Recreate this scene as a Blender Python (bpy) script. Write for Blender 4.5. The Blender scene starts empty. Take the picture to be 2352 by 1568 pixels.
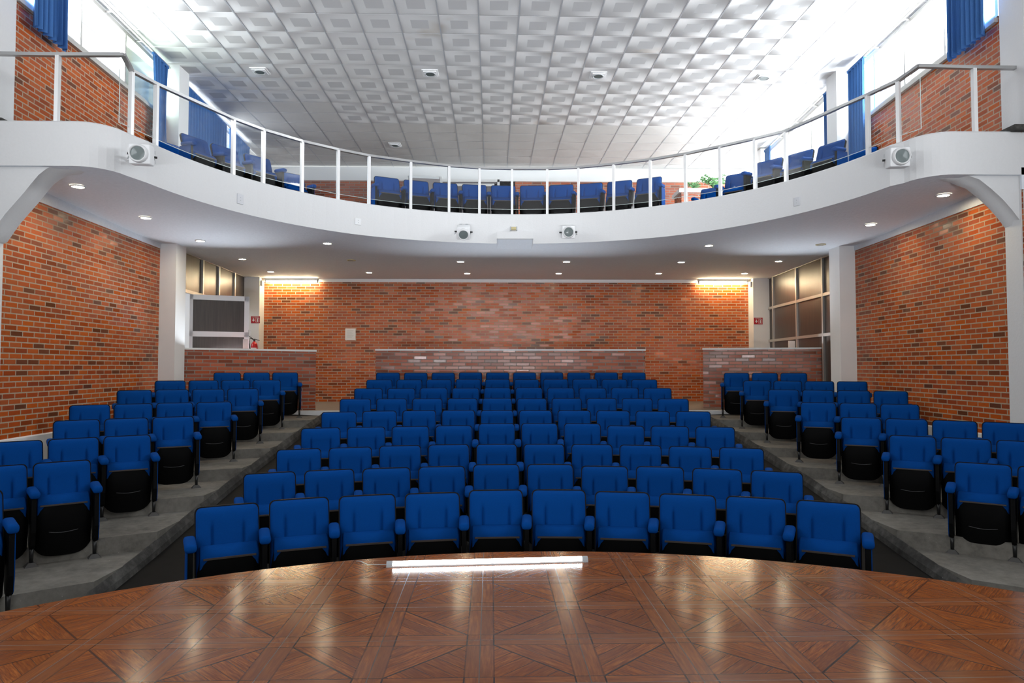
import bpy, math, random
from math import sin, cos, pi, atan, atan2, hypot, sqrt, floor
from mathutils import Vector
random.seed(7)
SC = bpy.context.scene
COL = SC.collection
ZO = 1.931                      # eye-level coordinates -> world (front seating floor is z = 0)
F = 1610.0
TH = atan((843 - 784) / F); PSI = (1176 - 1146) / F
FW = Vector((sin(PSI)*cos(TH), cos(PSI)*cos(TH), sin(TH)))
RT = Vector((cos(PSI), -sin(PSI), 0)); UP = RT.cross(FW)
def ray(u, v): return FW + RT*((u-1176)/F) + UP*((784-v)/F)
def atz(u, v, z): d = ray(u, v); return d*(z/d.z)
def aty(u, v, y): d = ray(u, v); return d*(y/d.y)

# ------------------------------------------------------------------ mesh helper
class MB:
    def __init__(s): s.v = []; s.f = []; s.uv = []; s.m = []; s.sm = []
    def face(s, pts, uv=None, m=0, smooth=False):
        i = len(s.v); s.v += [tuple(p) for p in pts]
        s.f.append(tuple(range(i, i+len(pts)))); s.uv.append(uv); s.m.append(m); s.sm.append(smooth)
    def quad_uvw(s, a, b, c, d, m=0):
        """quad a,b,c,d with metric uv: u along a->b, v = z"""
        a, b, c, d = map(Vector, (a, b, c, d)); L = (b-a).length
        s.face((a, b, c, d), ((0, a.z), (L, b.z), (L, c.z), (0, d.z)), m)
    def box(s, x0, x1, y0, y1, z0, z1, m=0):
        s.hexa([(x0,y0,z0),(x1,y0,z0),(x1,y1,z0),(x0,y1,z0),(x0,y0,z1),(x1,y0,z1),(x1,y1,z1),(x0,y1,z1)], m)
    def hexa(s, p, m=0):
        i = len(s.v); s.v += [tuple(q) for q in p]
        for f in ((0,3,2,1),(4,5,6,7),(0,1,5,4),(1,2,6,5),(2,3,7,6),(3,0,4,7)):
            s.f.append(tuple(i+k for k in f)); s.m.append(m); s.sm.append(False)
            pts = [Vector(p[k]) for k in f]
            n = (pts[1]-pts[0]).cross(pts[2]-pts[0])
            if abs(n.z) > max(abs(n.x), abs(n.y)): s.uv.append(tuple((q.x, q.y) for q in pts))
            elif abs(n.x) > abs(n.y): s.uv.append(tuple((q.y, q.z) for q in pts))
            else: s.uv.append(tuple((q.x, q.z) for q in pts))
    def grid(s, P, m=0, smooth=True, flip=False, wrap=False):
        """P[i][j] points"""
        i0 = len(s.v); n = len(P); k = len(P[0])
        for r in P: s.v += [tuple(p) for p in r]
        for a in range(n-1 if not wrap else n):
            for b in range(k-1):
                a2 = (a+1) % n
                q = (i0+a*k+b, i0+a2*k+b, i0+a2*k+b+1, i0+a*k+b+1)
                s.f.append(q[::-1] if flip else q); s.m.append(m); s.sm.append(smooth); s.uv.append(None)
    def tube(s, pts, r, n=8, m=0, cap=True):
        pts = [Vector(p) for p in pts]; rings = []
        for i, p in enumerate(pts):
            t = (pts[min(i+1, len(pts)-1)]-pts[max(i-1, 0)]).normalized()
            a = t.cross(Vector((0, 0, 1)) if abs(t.z) < .9 else Vector((1, 0, 0))).normalized(); b = t.cross(a)
            rr = r[i] if isinstance(r, (list, tuple)) else r
            rings.append([p + a*(rr*cos(2*pi*k/n)) + b*(rr*sin(2*pi*k/n)) for k in range(n)])
        i0 = len(s.v)
        for R in rings: s.v += [tuple(p) for p in R]
        for i in range(len(rings)-1):
            for k in range(n):
                k2 = (k+1) % n
                s.f.append((i0+i*n+k, i0+i*n+k2, i0+(i+1)*n+k2, i0+(i+1)*n+k)); s.m.append(m); s.sm.append(True); s.uv.append(None)
        if cap:
            s.f.append(tuple(i0+k for k in range(n))[::-1]); s.m.append(m); s.sm.append(False); s.uv.append(None)
            s.f.append(tuple(i0+(len(rings)-1)*n+k for k in range(n))); s.m.append(m); s.sm.append(False); s.uv.append(None)
    def bar(s, p, q, w, h, m=0, up=(0,0,1)):
        p, q = Vector(p), Vector(q); t = (q-p).normalized()
        a = t.cross(Vector(up)).normalized()*(w/2); b = a.cross(t).normalized()*(h/2)
        s.hexa([p-a-b, p+a-b, q+a-b, q-a-b, p-a+b, p+a+b, q+a+b, q-a+b], m)
    def extrude_x(s, prof, x0, x1, m=0, smooth=False, inset=0.0):
        """closed profile in (y,z) extruded along x"""
        n = len(prof); cy = sum(p[0] for p in prof)/n; cz = sum(p[1] for p in prof)/n
        def ring(x, k): return [(x, cy+(y-cy)*k, cz+(z-cz)*k) for y, z in prof]
        R = [ring(x0, 1), ring(x1, 1)] if not inset else [ring(x0, 1-inset), ring(x0+.012, 1), ring(x1-.012, 1), ring(x1, 1-inset)]
        i0 = len(s.v)
        for r in R: s.v += r
        for a in range(len(R)-1):
            for k in range(n):
                k2 = (k+1) % n
                s.f.append((i0+a*n+k, i0+(a+1)*n+k, i0+(a+1)*n+k2, i0+a*n+k2)); s.m.append(m); s.sm.append(smooth); s.uv.append(None)
        s.f.append(tuple(i0+k for k in range(n))); s.m.append(m); s.sm.append(False); s.uv.append(None)
        s.f.append(tuple(i0+(len(R)-1)*n+k for k in range(n))[::-1]); s.m.append(m); s.sm.append(False); s.uv.append(None)
    def build(s, name, mats, parent=None, world=False, fix=True):
        mats = mats if isinstance(mats, (list, tuple)) else [mats]
        off = Vector((0, 0, ZO)) if world else Vector((0, 0, 0))
        if world and parent is not None:
            p = parent
            while p is not None: off -= p.location; p = p.parent
        me = bpy.data.meshes.new(name)
        me.from_pydata([tuple(Vector(v)+off) for v in s.v], [], s.f)
        for mt in mats: me.materials.append(mt)
        me.polygons.foreach_set('material_index', s.m)
        me.polygons.foreach_set('use_smooth', s.sm)
        if any(u is not None for u in s.uv):
            L = me.uv_layers.new(name='UVMap').data
            for p, u in zip(me.polygons, s.uv):
                if u is not None:
                    for li, c in zip(p.loop_indices, u): L[li].uv = c
        if fix:
            import bmesh
            bm = bmesh.new(); bm.from_mesh(me)
            bmesh.ops.recalc_face_normals(bm, faces=bm.faces); bm.to_mesh(me); bm.free()
        me.update()
        o = bpy.data.objects.new(name, me); COL.objects.link(o)
        if parent is not None: o.parent = parent
        return o

def rbox(mb, cx, cy, cz, sx, sy, sz, r, m=0, n=3):
    """rounded box: superellipsoid style grid on a cube"""
    def sgn(t): return -1 if t < 0 else 1
    hx, hy, hz = sx/2, sy/2, sz/2
    ts = [-1, -1+.001] ; N = n
    prm = []
    for k in range(N+1): prm.append(('a', k/N))
    def axis(h):
        out = []
        for k in range(N+1): out.append(-h + r*(1-cos(pi/2*k/N)))
        for k in range(N, -1, -1): out.append(h - r*(1-cos(pi/2*k/N)))
        return out
    def proj(p):
        q = Vector((max(-hx+r, min(hx-r, p[0])), max(-hy+r, min(hy-r, p[1])), max(-hz+r, min(hz-r, p[2]))))
        d = Vector(p)-q
        return q + d.normalized()*r + Vector((cx, cy, cz)) if d.length > 1e-9 else Vector(p)+Vector((cx, cy, cz))
    A, B, C = axis(hx), axis(hy), axis(hz)
    for z in (-hz, hz): mb.grid([[proj((x, y, z)) for y in B] for x in A], m)
    for y in (-hy, hy): mb.grid([[proj((x, y, z)) for z in C] for x in A], m)
    for x in (-hx, hx): mb.grid([[proj((x, y, z)) for z in C] for y in B], m)

def tag(o, label=None, cat=None, group=None, kind=None):
    if label: o['label'] = label
    if cat: o['category'] = cat
    if group: o['group'] = group
    if kind: o['kind'] = kind
    return o
def thing(name, label, cat, loc, rz=0, group=None):
    """loc in eye-level coordinates"""
    o = bpy.data.objects.new(name, None); COL.objects.link(o)
    o.empty_display_size = .1
    o.location = (loc[0], loc[1], loc[2]+ZO); o.rotation_euler = (0, 0, rz)
    return tag(o, label, cat, group)
def struct(name, mb, mats, parent=None, fix=True):
    o = mb.build(name, mats, parent, world=True, fix=fix)
    if parent is None: o['kind'] = 'structure'
    return o

# ------------------------------------------------------------------ node expression helper
class E:
    def __init__(s, nt, sock): s.nt = nt; s.s = sock
    def _m(s, op, *a):
        n = s.nt.nodes.new('ShaderNodeMath'); n.operation = op
        for i, x in enumerate((s,)+a):
            if isinstance(x, E): s.nt.links.new(x.s, n.inputs[i])
            else: n.inputs[i].default_value = x
        return E(s.nt, n.outputs[0])
    def __add__(s, o): return s._m('ADD', o)
    def __radd__(s, o): return s._m('ADD', o)
    def __sub__(s, o): return s._m('SUBTRACT', o)
    def __rsub__(s, o): return E.const(s.nt, o)._m('SUBTRACT', s)
    def __mul__(s, o): return s._m('MULTIPLY', o)
    def __rmul__(s, o): return s._m('MULTIPLY', o)
    def __truediv__(s, o): return s._m('DIVIDE', o)
    def fl(s): return s._m('FLOOR')
    def fr(s): return s._m('FRACT')
    def ab(s): return s._m('ABSOLUTE')
    def lt(s, o): return s._m('LESS_THAN', o)
    def gt(s, o): return s._m('GREATER_THAN', o)
    def mx(s, o): return s._m('MAXIMUM', o)
    def mn(s, o): return s._m('MINIMUM', o)
    def mod(s, o): return s._m('FLOORED_MODULO', o)
    @staticmethod
    def const(nt, v):
        n = nt.nodes.new('ShaderNodeValue'); n.outputs[0].default_value = v; return E(nt, n.outputs[0])
def new_mat(name):
    m = bpy.data.materials.new(name); m.use_nodes = True
    nt = m.node_tree; return m, nt, nt.nodes['Principled BSDF']
def setp(b, **k):
    for a, v in k.items():
        i = b.inputs[a.replace('_', ' ')]
        i.default_value = (tuple(v)+(1,)) if isinstance(v, tuple) and len(v) == 3 else v
def noise(nt, vec, scale, detail=4, rough=.6, dim='3D'):
    n = nt.nodes.new('ShaderNodeTexNoise'); n.noise_dimensions = dim
    n.inputs['Scale'].default_value = scale; n.inputs['Detail'].default_value = detail; n.inputs['Roughness'].default_value = rough
    if vec is not None: nt.links.new(vec, n.inputs['Vector'])
    return E(nt, n.outputs['Fac'])
def white(nt, a, b):
    c = nt.nodes.new('ShaderNodeCombineXYZ'); nt.links.new(a.s, c.inputs[0]); nt.links.new(b.s, c.inputs[1])
    w = nt.nodes.new('ShaderNodeTexWhiteNoise'); w.noise_dimensions = '2D'; nt.links.new(c.outputs[0], w.inputs['Vector'])
    return E(nt, w.outputs['Value'])
def ramp(nt, e, stops, mode='LINEAR'):
    r = nt.nodes.new('ShaderNodeValToRGB'); r.color_ramp.interpolation = mode
    el = r.color_ramp.elements
    while len(el) < len(stops): el.new(.5)
    for x, (p, c) in zip(el, stops): x.position = p; x.color = tuple(c)+(1,)
    nt.links.new(e.s, r.inputs[0]); return r.outputs['Color']
def mix(nt, fac, a, b, mode='MIX'):
    n = nt.nodes.new('ShaderNodeMix'); n.data_type = 'RGBA'; n.blend_type = mode
    if isinstance(fac, E): nt.links.new(fac.s, n.inputs[0])
    else: n.inputs[0].default_value = fac
    for i, x in ((6, a), (7, b)):
        if isinstance(x, tuple): n.inputs[i].default_value = x+(1,)
        else: nt.links.new(x, n.inputs[i])
    return n.outputs[2]
def bump(nt, b, h, strength=.3, dist=.01):
    n = nt.nodes.new('ShaderNodeBump'); n.inputs['Strength'].default_value = strength; n.inputs['Distance'].default_value = dist
    nt.links.new(h.s, n.inputs['Height']); nt.links.new(n.outputs[0], b.inputs['Normal'])
def objco(nt):
    t = nt.nodes.new('ShaderNodeTexCoord'); return t.outputs['Object']
def xyz(nt, vec):
    s = nt.nodes.new('ShaderNodeSeparateXYZ'); nt.links.new(vec, s.inputs[0]); return [E(nt, o) for o in s.outputs]

def simple(name, col, rough=.5, metal=0., spec=.5, nscale=0, namt=.1, bstr=0, **k):
    m, nt, b = new_mat(name); setp(b, Base_Color=col, Roughness=rough, Metallic=metal); b.inputs['Specular IOR Level'].default_value = spec
    for a, v in k.items(): setp(b, **{a: v})
    if nscale:
        nz = noise(nt, objco(nt), nscale, 5)
        c = mix(nt, nz, tuple(x*(1-namt) for x in col), tuple(min(1, x*(1+namt)) for x in col))
        nt.links.new(c, b.inputs['Base Color'])
        if bstr: bump(nt, b, nz, bstr, .01)
    return m

def brick_mat(name, w=.235, h=.07, mort=.0125, rough=.34, stops=None, mortar=(.46, .36, .26), tilt=.006, spec=.32, bstr=.4):
    m, nt, b = new_mat(name)
    uvn = nt.nodes.new('ShaderNodeUVMap'); uvn.uv_map = 'UVMap'
    u, v, _ = xyz(nt, uvn.outputs[0])
    row = (v/h).fl(); uu = u/w + row.mod(2.0)*.5 + white(nt, row, row*0+3.0)*.10
    col = uu.fl(); fu = uu.fr()*w; fv = (v/h).fr()*h
    nz = noise(nt, uvn.outputs[0], 60, 3); wob = (nz-.5)*.006
    du = fu.mn(w-fu)+wob; dv = fv.mn(h-fv)+wob
    d = du.mn(dv)                                     # distance to the brick's edge
    rnd = white(nt, col, row); rnd2 = white(nt, row, col+17.0); rnd3 = white(nt, col+5.0, row+31.0)
    stops = stops or [(0, (.10, .035, .014)), (.06, (.15, .045, .016)), (.12, (.30, .054, .010)), (.45, (.47, .080, .008)), (.8, (.56, .112, .011)), (1, (.40, .095, .026))]
    c = ramp(nt, rnd, stops)
    n2 = noise(nt, uvn.outputs[0], 22, 5)
    c = mix(nt, n2*.42, c, (.22, .05, .014))
    mask = ((d-(mort*.5))/.003).mx(0.0).mn(1.0)
    mo = mix(nt, nz, tuple(x*.8 for x in mortar), mortar)
    cc = mix(nt, mask, mo, c)
    nt.links.new(cc, b.inputs['Base Color'])
    ro = (1.0-mask)*.5 + rough + (rnd3-.5)*.22
    nt.links.new(ro.s, b.inputs['Roughness'])
    b.inputs['Specular IOR Level'].default_value = spec
    hgt = mask*1.0 + n2*.22
    geo = nt.nodes.new('ShaderNodeNewGeometry'); cmb = nt.nodes.new('ShaderNodeCombineXYZ')
    for k, rr in enumerate((rnd2, rnd3, white(nt, col+9.0, row+2.0))): nt.links.new(((rr-.5)*(tilt*14)).s, cmb.inputs[k])
    va = nt.nodes.new('ShaderNodeVectorMath'); va.operation = 'ADD'; nt.links.new(geo.outputs['Normal'], va.inputs[0]); nt.links.new(cmb.outputs[0], va.inputs[1])
    vn = nt.nodes.new('ShaderNodeVectorMath'); vn.operation = 'NORMALIZE'; nt.links.new(va.outputs[0], vn.inputs[0])
    bn = nt.nodes.new('ShaderNodeBump'); bn.inputs['Strength'].default_value = bstr; bn.inputs['Distance'].default_value = .004
    nt.links.new(hgt.s, bn.inputs['Height']); nt.links.new(vn.outputs[0], bn.inputs['Normal']); nt.links.new(bn.outputs[0], b.inputs['Normal'])
    return m

def plank_mat(name, c1, c2, rough=.35):
    """dark wood veneer with vertical grain (object z is up)"""
    m, nt, b = new_mat(name)
    mp = nt.nodes.new('ShaderNodeMapping'); mp.inputs['Scale'].default_value = (40, 40, 1.2)
    nt.links.new(objco(nt), mp.inputs[0])
    nz = noise(nt, mp.outputs[0], 1.0, 6, .7)
    nt.links.new(ramp(nt, nz, [(.3, c1), (.7, c2)]), b.inputs['Base Color']); setp(b, Roughness=rough)
    return m

M = {}
M['white'] = simple('white_paint', (.80, .81, .82), .6, nscale=3, namt=.035)
M['plaster'] = simple('white_plaster', (.71, .715, .72), .75, nscale=38, namt=.03, bstr=.22)
M['soffit'] = simple('rough_plaster', (.78, .82, .88), .85, nscale=26, namt=.10, bstr=.5)
M['ceil_tile'] = simple('ceiling_tile_plastic', (.63, .635, .64), .42, nscale=1.1, namt=.06)
def tile_relief(m, amp):
    # the saddle-shaped relief moulded into each tile, as a normal in tile coordinates
    nt = m.node_tree; b = nt.nodes['Principled BSDF']
    uvn = nt.nodes.new('ShaderNodeUVMap'); uvn.uv_map = 'UVMap'
    a, c, _ = xyz(nt, uvn.outputs[0])
    ca, cb = (a*pi)._m('COSINE'), (c*pi)._m('COSINE'); sa, sb = (a*pi)._m('SINE'), (c*pi)._m('SINE')
    cmb = nt.nodes.new('ShaderNodeCombineXYZ'); nt.links.new((ca*cb*amp).s, cmb.inputs[0]); nt.links.new((sa*sb*(-amp)).s, cmb.inputs[1])
    geo = nt.nodes.new('ShaderNodeNewGeometry')
    va = nt.nodes.new('ShaderNodeVectorMath'); va.operation = 'ADD'; nt.links.new(geo.outputs['Normal'], va.inputs[0]); nt.links.new(cmb.outputs[0], va.inputs[1])
    vn = nt.nodes.new('ShaderNodeVectorMath'); vn.operation = 'NORMALIZE'; nt.links.new(va.outputs[0], vn.inputs[0]); nt.links.new(vn.outputs[0], b.inputs['Normal'])
tile_relief(M['ceil_tile'], .23)
def stains(m, tint, lo, hi):
    # old brownish damp stains
    nt = m.node_tree; b = nt.nodes['Principled BSDF']; src = b.inputs['Base Color'].links[0].from_socket
    n = noise(nt, objco(nt), .85, 3, .55); f = ((n-lo)/(hi-lo)).mx(0.0).mn(1.0)
    nt.links.new(mix(nt, f*.45, src, tint), b.inputs['Base Color'])
stains(M['ceil_tile'], (.36, .30, .22), .64, .76)
M['ceil_flat'] = simple('ceiling_tile_fibre', (.60, .595, .58), .7, nscale=2.0, namt=.08)
M['ceil_mid'] = simple('darker_tile_centre', (.52, .525, .535), .7)  # plain tile centre, a little darker than the tile around it
M['grid_shadow'] = simple('shadow_grey_grid_bar', (.42, .44, .47), .5)  # lengthwise bars greyed: shadow gaps painted into their colour
M['grid'] = simple('grid_paint', (.88, .89, .90), .4)
M['brick'] = brick_mat('orange_brick')
M['brick_gloss'] = brick_mat('varnished_orange_brick', rough=.25, spec=.5, bstr=.2)
M['brick_dark'] = brick_mat('red_brick', w=.268, rough=.24, spec=.5, bstr=.2, stops=[(0, (.14, .042, .02)), (.15, (.28, .062, .026)), (.5, (.42, .085, .03)), (.85, (.50, .115, .042)), (1, (.45, .15, .075))], mortar=(.27, .235, .2))
M['metal'] = simple('brushed_aluminium', (.46, .46, .46), .38, .8)
M['rail'] = simple('painted_post', (.80, .80, .80), .35, .2)
M['alframe'] = simple('aluminium_frame', (.52, .51, .49), .4, .6)
M['whiteframe'] = simple('white_frame', (.72, .74, .80), .45)
M['veneer'] = plank_mat('dark_veneer', (.022, .016, .014), (.060, .046, .040), .36)
M['veneer2'] = plank_mat('door_veneer', (.11, .10, .105), (.16, .14, .145), .5)
M['black'] = simple('black_plastic', (.0018, .0018, .002), .5, spec=.12)
M['blackmetal'] = simple('black_metal', (.012, .012, .012), .4, spec=.5)
M['trimstrip'] = simple('worn_trim', (.055, .042, .034), .4)
M['foot'] = simple('grey_foot_plate', (.06, .057, .053), .6)
def fabric(name, col, nscale=170):
    m, nt, b = new_mat(name); setp(b, Base_Color=col, Roughness=.85, Sheen_Weight=.0, Sheen_Roughness=.5)
    b.inputs['Sheen Tint'].default_value = (.25, .5, 1, 1); b.inputs['Specular IOR Level'].default_value = .06
    nz = noise(nt, objco(nt), nscale, 2)
    nt.links.new(mix(nt, nz, tuple(x*.86 for x in col), tuple(x*1.14 for x in col)), b.inputs['Base Color'])
    bump(nt, b, nz, .15, .002)
    return m
M['blue'] = fabric('blue_upholstery', (.0008, .049, .23))
M['curtain'] = fabric('blue_curtain_cloth', (.06, .16, .40), 90)
M['red'] = simple('red_enamel', (.50, .012, .016), .25)
M['signred'] = simple('sign_red', (.42, .008, .018), .5)
M['paper'] = simple('paper', (.78, .78, .78), .7)
M['ink'] = simple('grey_ink', (.42, .42, .42), .7)
M['grey'] = simple('grey_plastic', (.42, .44, .46), .5)
M['beige'] = simple('beige_plastic', (.55, .47, .25), .5)
def worn_concrete(name, c0, c1, c2, rough):
    m, nt, b = new_mat(name); setp(b, Roughness=rough); b.inputs['Specular IOR Level'].default_value = .3
    n1 = noise(nt, objco(nt), 1.6, 6, .65); n2 = noise(nt, objco(nt), 11, 5, .7); n3 = noise(nt, objco(nt), 55, 3)
    f = n1*.55+n2*.45
    c = ramp(nt, f, [(.36, c0), (.50, c1), (.64, c2)])
    spots = (n3.gt(.70))*(n2.gt(.56))
    nt.links.new(mix(nt, spots*.6, c, tuple(min(1, q*2.4) for q in c2)), b.inputs['Base Color'])
    bump(nt, b, n2*.6+n3*.4, .25, .008); return m
M['concrete'] = worn_concrete('terrace_concrete', (.105, .098, .085), (.18, .168, .145), (.235, .222, .195), .75)
M['curb'] = worn_concrete('worn_curb_concrete', (.022, .021, .020), (.055, .053, .049), (.13, .125, .115), .8)
M['rubber'] = simple('black_rubber_floor', (.0065, .006, .0052), .7, spec=.15, nscale=6, namt=.45, bstr=.1)
M['floorback'] = simple('rear_floor', (.17, .15, .13), .5, nscale=4, namt=.25)
M['leaf'] = simple('leaf_green', (.12, .30, .10), .5, nscale=8, namt=.3)
M['outside'] = simple('pale_outside_wall', (.75, .75, .74), .8)
def emis(name, col, st):
    m, nt, b = new_mat(name); setp(b, Base_Color=(.9, .9, .9), Emission_Color=col, Emission_Strength=st); return m
M['lamp_warm'] = emis('downlight_lens', (1, .84, .56), 200)
M['lamp_tube'] = emis('fluorescent_tube', (1, .82, .50), 130)
M['lamp_led'] = emis('led_tube', (.88, .95, 1), 50)
def glassy(name, tint, refl, extra=0., wav=0.):
    m = bpy.data.materials.new(name); m.use_nodes = True; nt = m.node_tree; nt.nodes.clear()
    o = nt.nodes.new('ShaderNodeOutputMaterial'); t = nt.nodes.new('ShaderNodeBsdfTransparent'); g = nt.nodes.new('ShaderNodeBsdfGlossy')
    t.inputs['Color'].default_value = tint+(1,); g.inputs['Roughness'].default_value = .03
    lw = nt.nodes.new('ShaderNodeLayerWeight'); lw.inputs['Blend'].default_value = .5
    fc = E(nt, lw.outputs['Facing']); f0 = ((refl-1)/(refl+1))**2*1.6
    fr = (fc*fc*fc*fc*fc)*(1-f0) + f0
    mx = nt.nodes.new('ShaderNodeMixShader'); nt.links.new(fr.s, mx.inputs[0])
    nt.links.new(t.outputs[0], mx.inputs[1]); nt.links.new(g.outputs[0], mx.inputs[2])
    if wav:
        nz = noise(nt, objco(nt), 3.0, 1); n = nt.nodes.new('ShaderNodeBump'); n.inputs['Strength'].default_value = wav; n.inputs['Distance'].default_value = .02
        nt.links.new(nz.s, n.inputs['Height']); nt.links.new(n.outputs[0], g.inputs['Normal'])
    last = mx
    if extra:
        d = nt.nodes.new('ShaderNodeBsdfDiffuse'); d.inputs['Color'].default_value = (.75, .78, .78, 1)
        m2 = nt.nodes.new('ShaderNodeMixShader'); m2.inputs[0].default_value = extra
        nt.links.new(last.outputs[0], m2.inputs[1]); nt.links.new(d.outputs[0], m2.inputs[2]); last = m2
    nt.links.new(last.outputs[0], o.inputs[0]); return m
M['glass'] = glassy('railing_glass', (.95, .97, .97), 1.45, .02, .03)
M['pane'] = glassy('window_glass', (.97, .98, .98), 1.4, .0)
M['dustypane'] = glassy('dusty_window_glass', (.28, .33, .26), 1.4, .18)
M['lens'] = simple('spot_lens', (.16, .19, .19), .15)

# stage tiles: wood-look parquet ceramic with crossed diagonals
def stage_mat():
    m, nt, b = new_mat('wood_look_stage_tile')
    T = .45
    uvn = nt.nodes.new('ShaderNodeUVMap'); uvn.uv_map = 'UVMap'
    x, y, _ = xyz(nt, uvn.outputs[0])
    X, Y = x/T, y/T
    ix, iy = X.fl(), Y.fl(); fx, fy = X.fr(), Y.fr()
    px, py = ix.mod(2.0), iy.mod(2.0)
    mxv = fx*(1.0-px) + (1.0-fx)*px; myv = fy*(1.0-py) + (1.0-fy)*py     # mirrored so diagonals meet in crosses
    B = .135
    ex, ey = fx.mn(1.0-fx), fy.mn(1.0-fy)
    inx, iny = ex.gt(B), ey.gt(B); inner = inx*iny; corner = (1.0-inx)*(1.0-iny)
    a, c = mxv-myv, mxv+myv
    half = a.gt(0.0)
    coord = a*half + c*(1.0-half); along = c*half + a*(1.0-half)
    pl = (coord/.21+.02).fl(); plf = (coord/.21+.02).fr()
    strip_v = (1.0-inx)*iny                               # strips whose grain runs along y
    gu = coord*inner + fx*(strip_v+corner) + fy*(1.0-inner-strip_v-corner)
    gl = along*inner + fy*(strip_v+corner) + fx*(1.0-inner-strip_v-corner)
    idn = pl*inner + strip_v*41.0 + corner*67.0 + half*13.0
    rnd = white(nt, ix*3.7+idn, iy*5.3+idn*1.7)
    cmb = nt.nodes.new('ShaderNodeCombineXYZ')
    nt.links.new((gu*34.0+rnd*40.0).s, cmb.inputs[0]); nt.links.new((gl*2.6+rnd*9.0).s, cmb.inputs[1])
    g = noise(nt, cmb.outputs[0], 1.0, 6, .68)
    col = ramp(nt, g, [(.28, (.062, .013, .003)), (.5, (.22, .058, .011)), (.72, (.40, .13, .026))])
    col = mix(nt, rnd*.6, col, (.11, .028, .008))
    col = mix(nt, (1.0-inner)*.35, col, (.20, .075, .030))
    # dark printed joints
    jd = ((ex-B).ab().lt(.008)*(ey.lt(B)*.8+.55).mn(1.0)).mx((ey-B).ab().lt(.006)*.8)
    jd = jd.mx(a.ab().lt(.014)*inner).mx((plf.lt(.05))*inner*.75)
    col = mix(nt, jd*.92, col, (.020, .009, .006))
    # grout
    gr = ex.mn(ey).lt(.0045)
    col = mix(nt, gr, col, (.10, .085, .075))
    nt.links.new(col, b.inputs['Base Color'])
    dirt = noise(nt, uvn.outputs[0], 3.0, 5); scr = noise(nt, uvn.outputs[0], 45.0, 3)
    nt.links.new((dirt*.14 + scr*.05 + .06 + gr*.2).s, b.inputs['Roughness'])
    b.inputs['Specular IOR Level'].default_value = .21
    bump(nt, b, scr*.05 - gr*1.0 + dirt*.22 - jd*.1, .16, .003)
    return m
M['stage'] = stage_mat()

# ------------------------------------------------------------------ plan of the hall (eye-level coordinates)
YSL, YSR = 8.15, 8.30
def XL(y): return -5.6-.044*y
def XR(y): return 5.89+.055*y
CX, CY = .2467, .788                                     # common centre of the seat rows
ROW_R = [5.380, 6.393, 7.349, 8.273, 9.242, 10.342, 11.404, 12.478, 13.487]
ROW_Z = [-1.081, -1.000, -.892, -.747, -.616, -.494, -.362, -.232, -.115]
CH = .85
FLZ = [z-CH for z in ROW_Z]
SFL = [-1.95, -1.95, -1.81, -1.645, -1.486, -1.342, -1.209, -1.083, -.957]   # side terrace levels
ZB = -.872                                               # rear floor level
CEIL = 5.53
YB, YU = 17.9, 19.45                                     # lower and upper back walls
FX, FY, FR = .2909, 7.8612, 4.8192                       # balcony front circle
def zt(y): return 2.8355-.0177*(y-10)
def zs(y): return max(2.245, 2.2904-.0238*(y-10))
def atsoff(u, v):
    z = 2.28
    for _ in range(4): p = atz(u, v, z); z = zs(p.y)
    return p

# ------------------------------------------------------------------ floor, terraces
def ramp_z(R):
    k = [(r-.2, min(z, z2)) for r, z, z2 in zip(ROW_R, FLZ, SFL)] + [(14.1, ZB+.02), (30, ZB+.02)]
    if R <= k[0][0]: return k[0][1]-.06
    for (a, za), (b, zb) in zip(k, k[1:]):
        if R <= b: return za+(zb-za)*(R-a)/(b-a)-.06
    return k[-1][1]-.06
mb = MB()
P = []
ys = [-5, 2]+[3+.4*i for i in range(28)]+[14.2, 14.6, 15.5, 22]
xs = [-8+.5*i for i in range(34)]
P = [[(x, y, ramp_z(hypot(x-CX, y-CY)) if y > CY else ramp_z(0)) for y in ys] for x in xs]
mb.grid(P, 0, smooth=False)
floor_o = struct('floor', mb, M['rubber'])
EL, ER = -3.42, 4.03                                     # aisle edges of the side terraces
def terrace(name, xin, xwall, mat, sgn):
    mb = MB()
    def lim(R, X):                                       # angle where the arc of radius R meets x = X
        t = (X-CX)/R
        return math.asin(max(-.999, min(.999, t)))
    def limw(R):
        a = sgn*.1
        for i in range(400):
            a = sgn*(.1+i*.004)
            x, y = CX+R*sin(a), CY+R*cos(a)
            if (x <= xwall(y)+.02) if sgn < 0 else (x >= xwall(y)-.02): break
        return a
    radii = [4.3]+[r-.93 for r in ROW_R[1:]]+[14.05]
    n = 14
    for k in range(9):
        z = SFL[k]-(.02 if k == 0 else 0); r0, r1 = radii[k], radii[k+1]
        def arc(R): a0, a1 = lim(R, xin), limw(R); return [(CX+R*sin(a0+(a1-a0)*i/n), CY+R*cos(a0+(a1-a0)*i/n)) for i in range(n+1)]
        A, Bq = arc(r0), arc(r1)
        zp = SFL[k-1]-.03 if k else z-.2
        for i in range(n):
            mb.face([(*A[i], z), (*A[i+1], z), (*Bq[i+1], z), (*Bq[i], z)])
            mb.face([(*A[i], zp-.02), (*A[i+1], zp-.02), (*A[i+1], z), (*A[i], z)])
        mb.face([(*A[0], z), (*Bq[0], z), (*Bq[0], z-.4), (*A[0], z-.4)])
    return struct(name, mb, mat)
terrace('seating_terrace_left', EL, XL, M['concrete'], -1)
terrace('seating_terrace_right', ER, XR, M['concrete'], 1)
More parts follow.
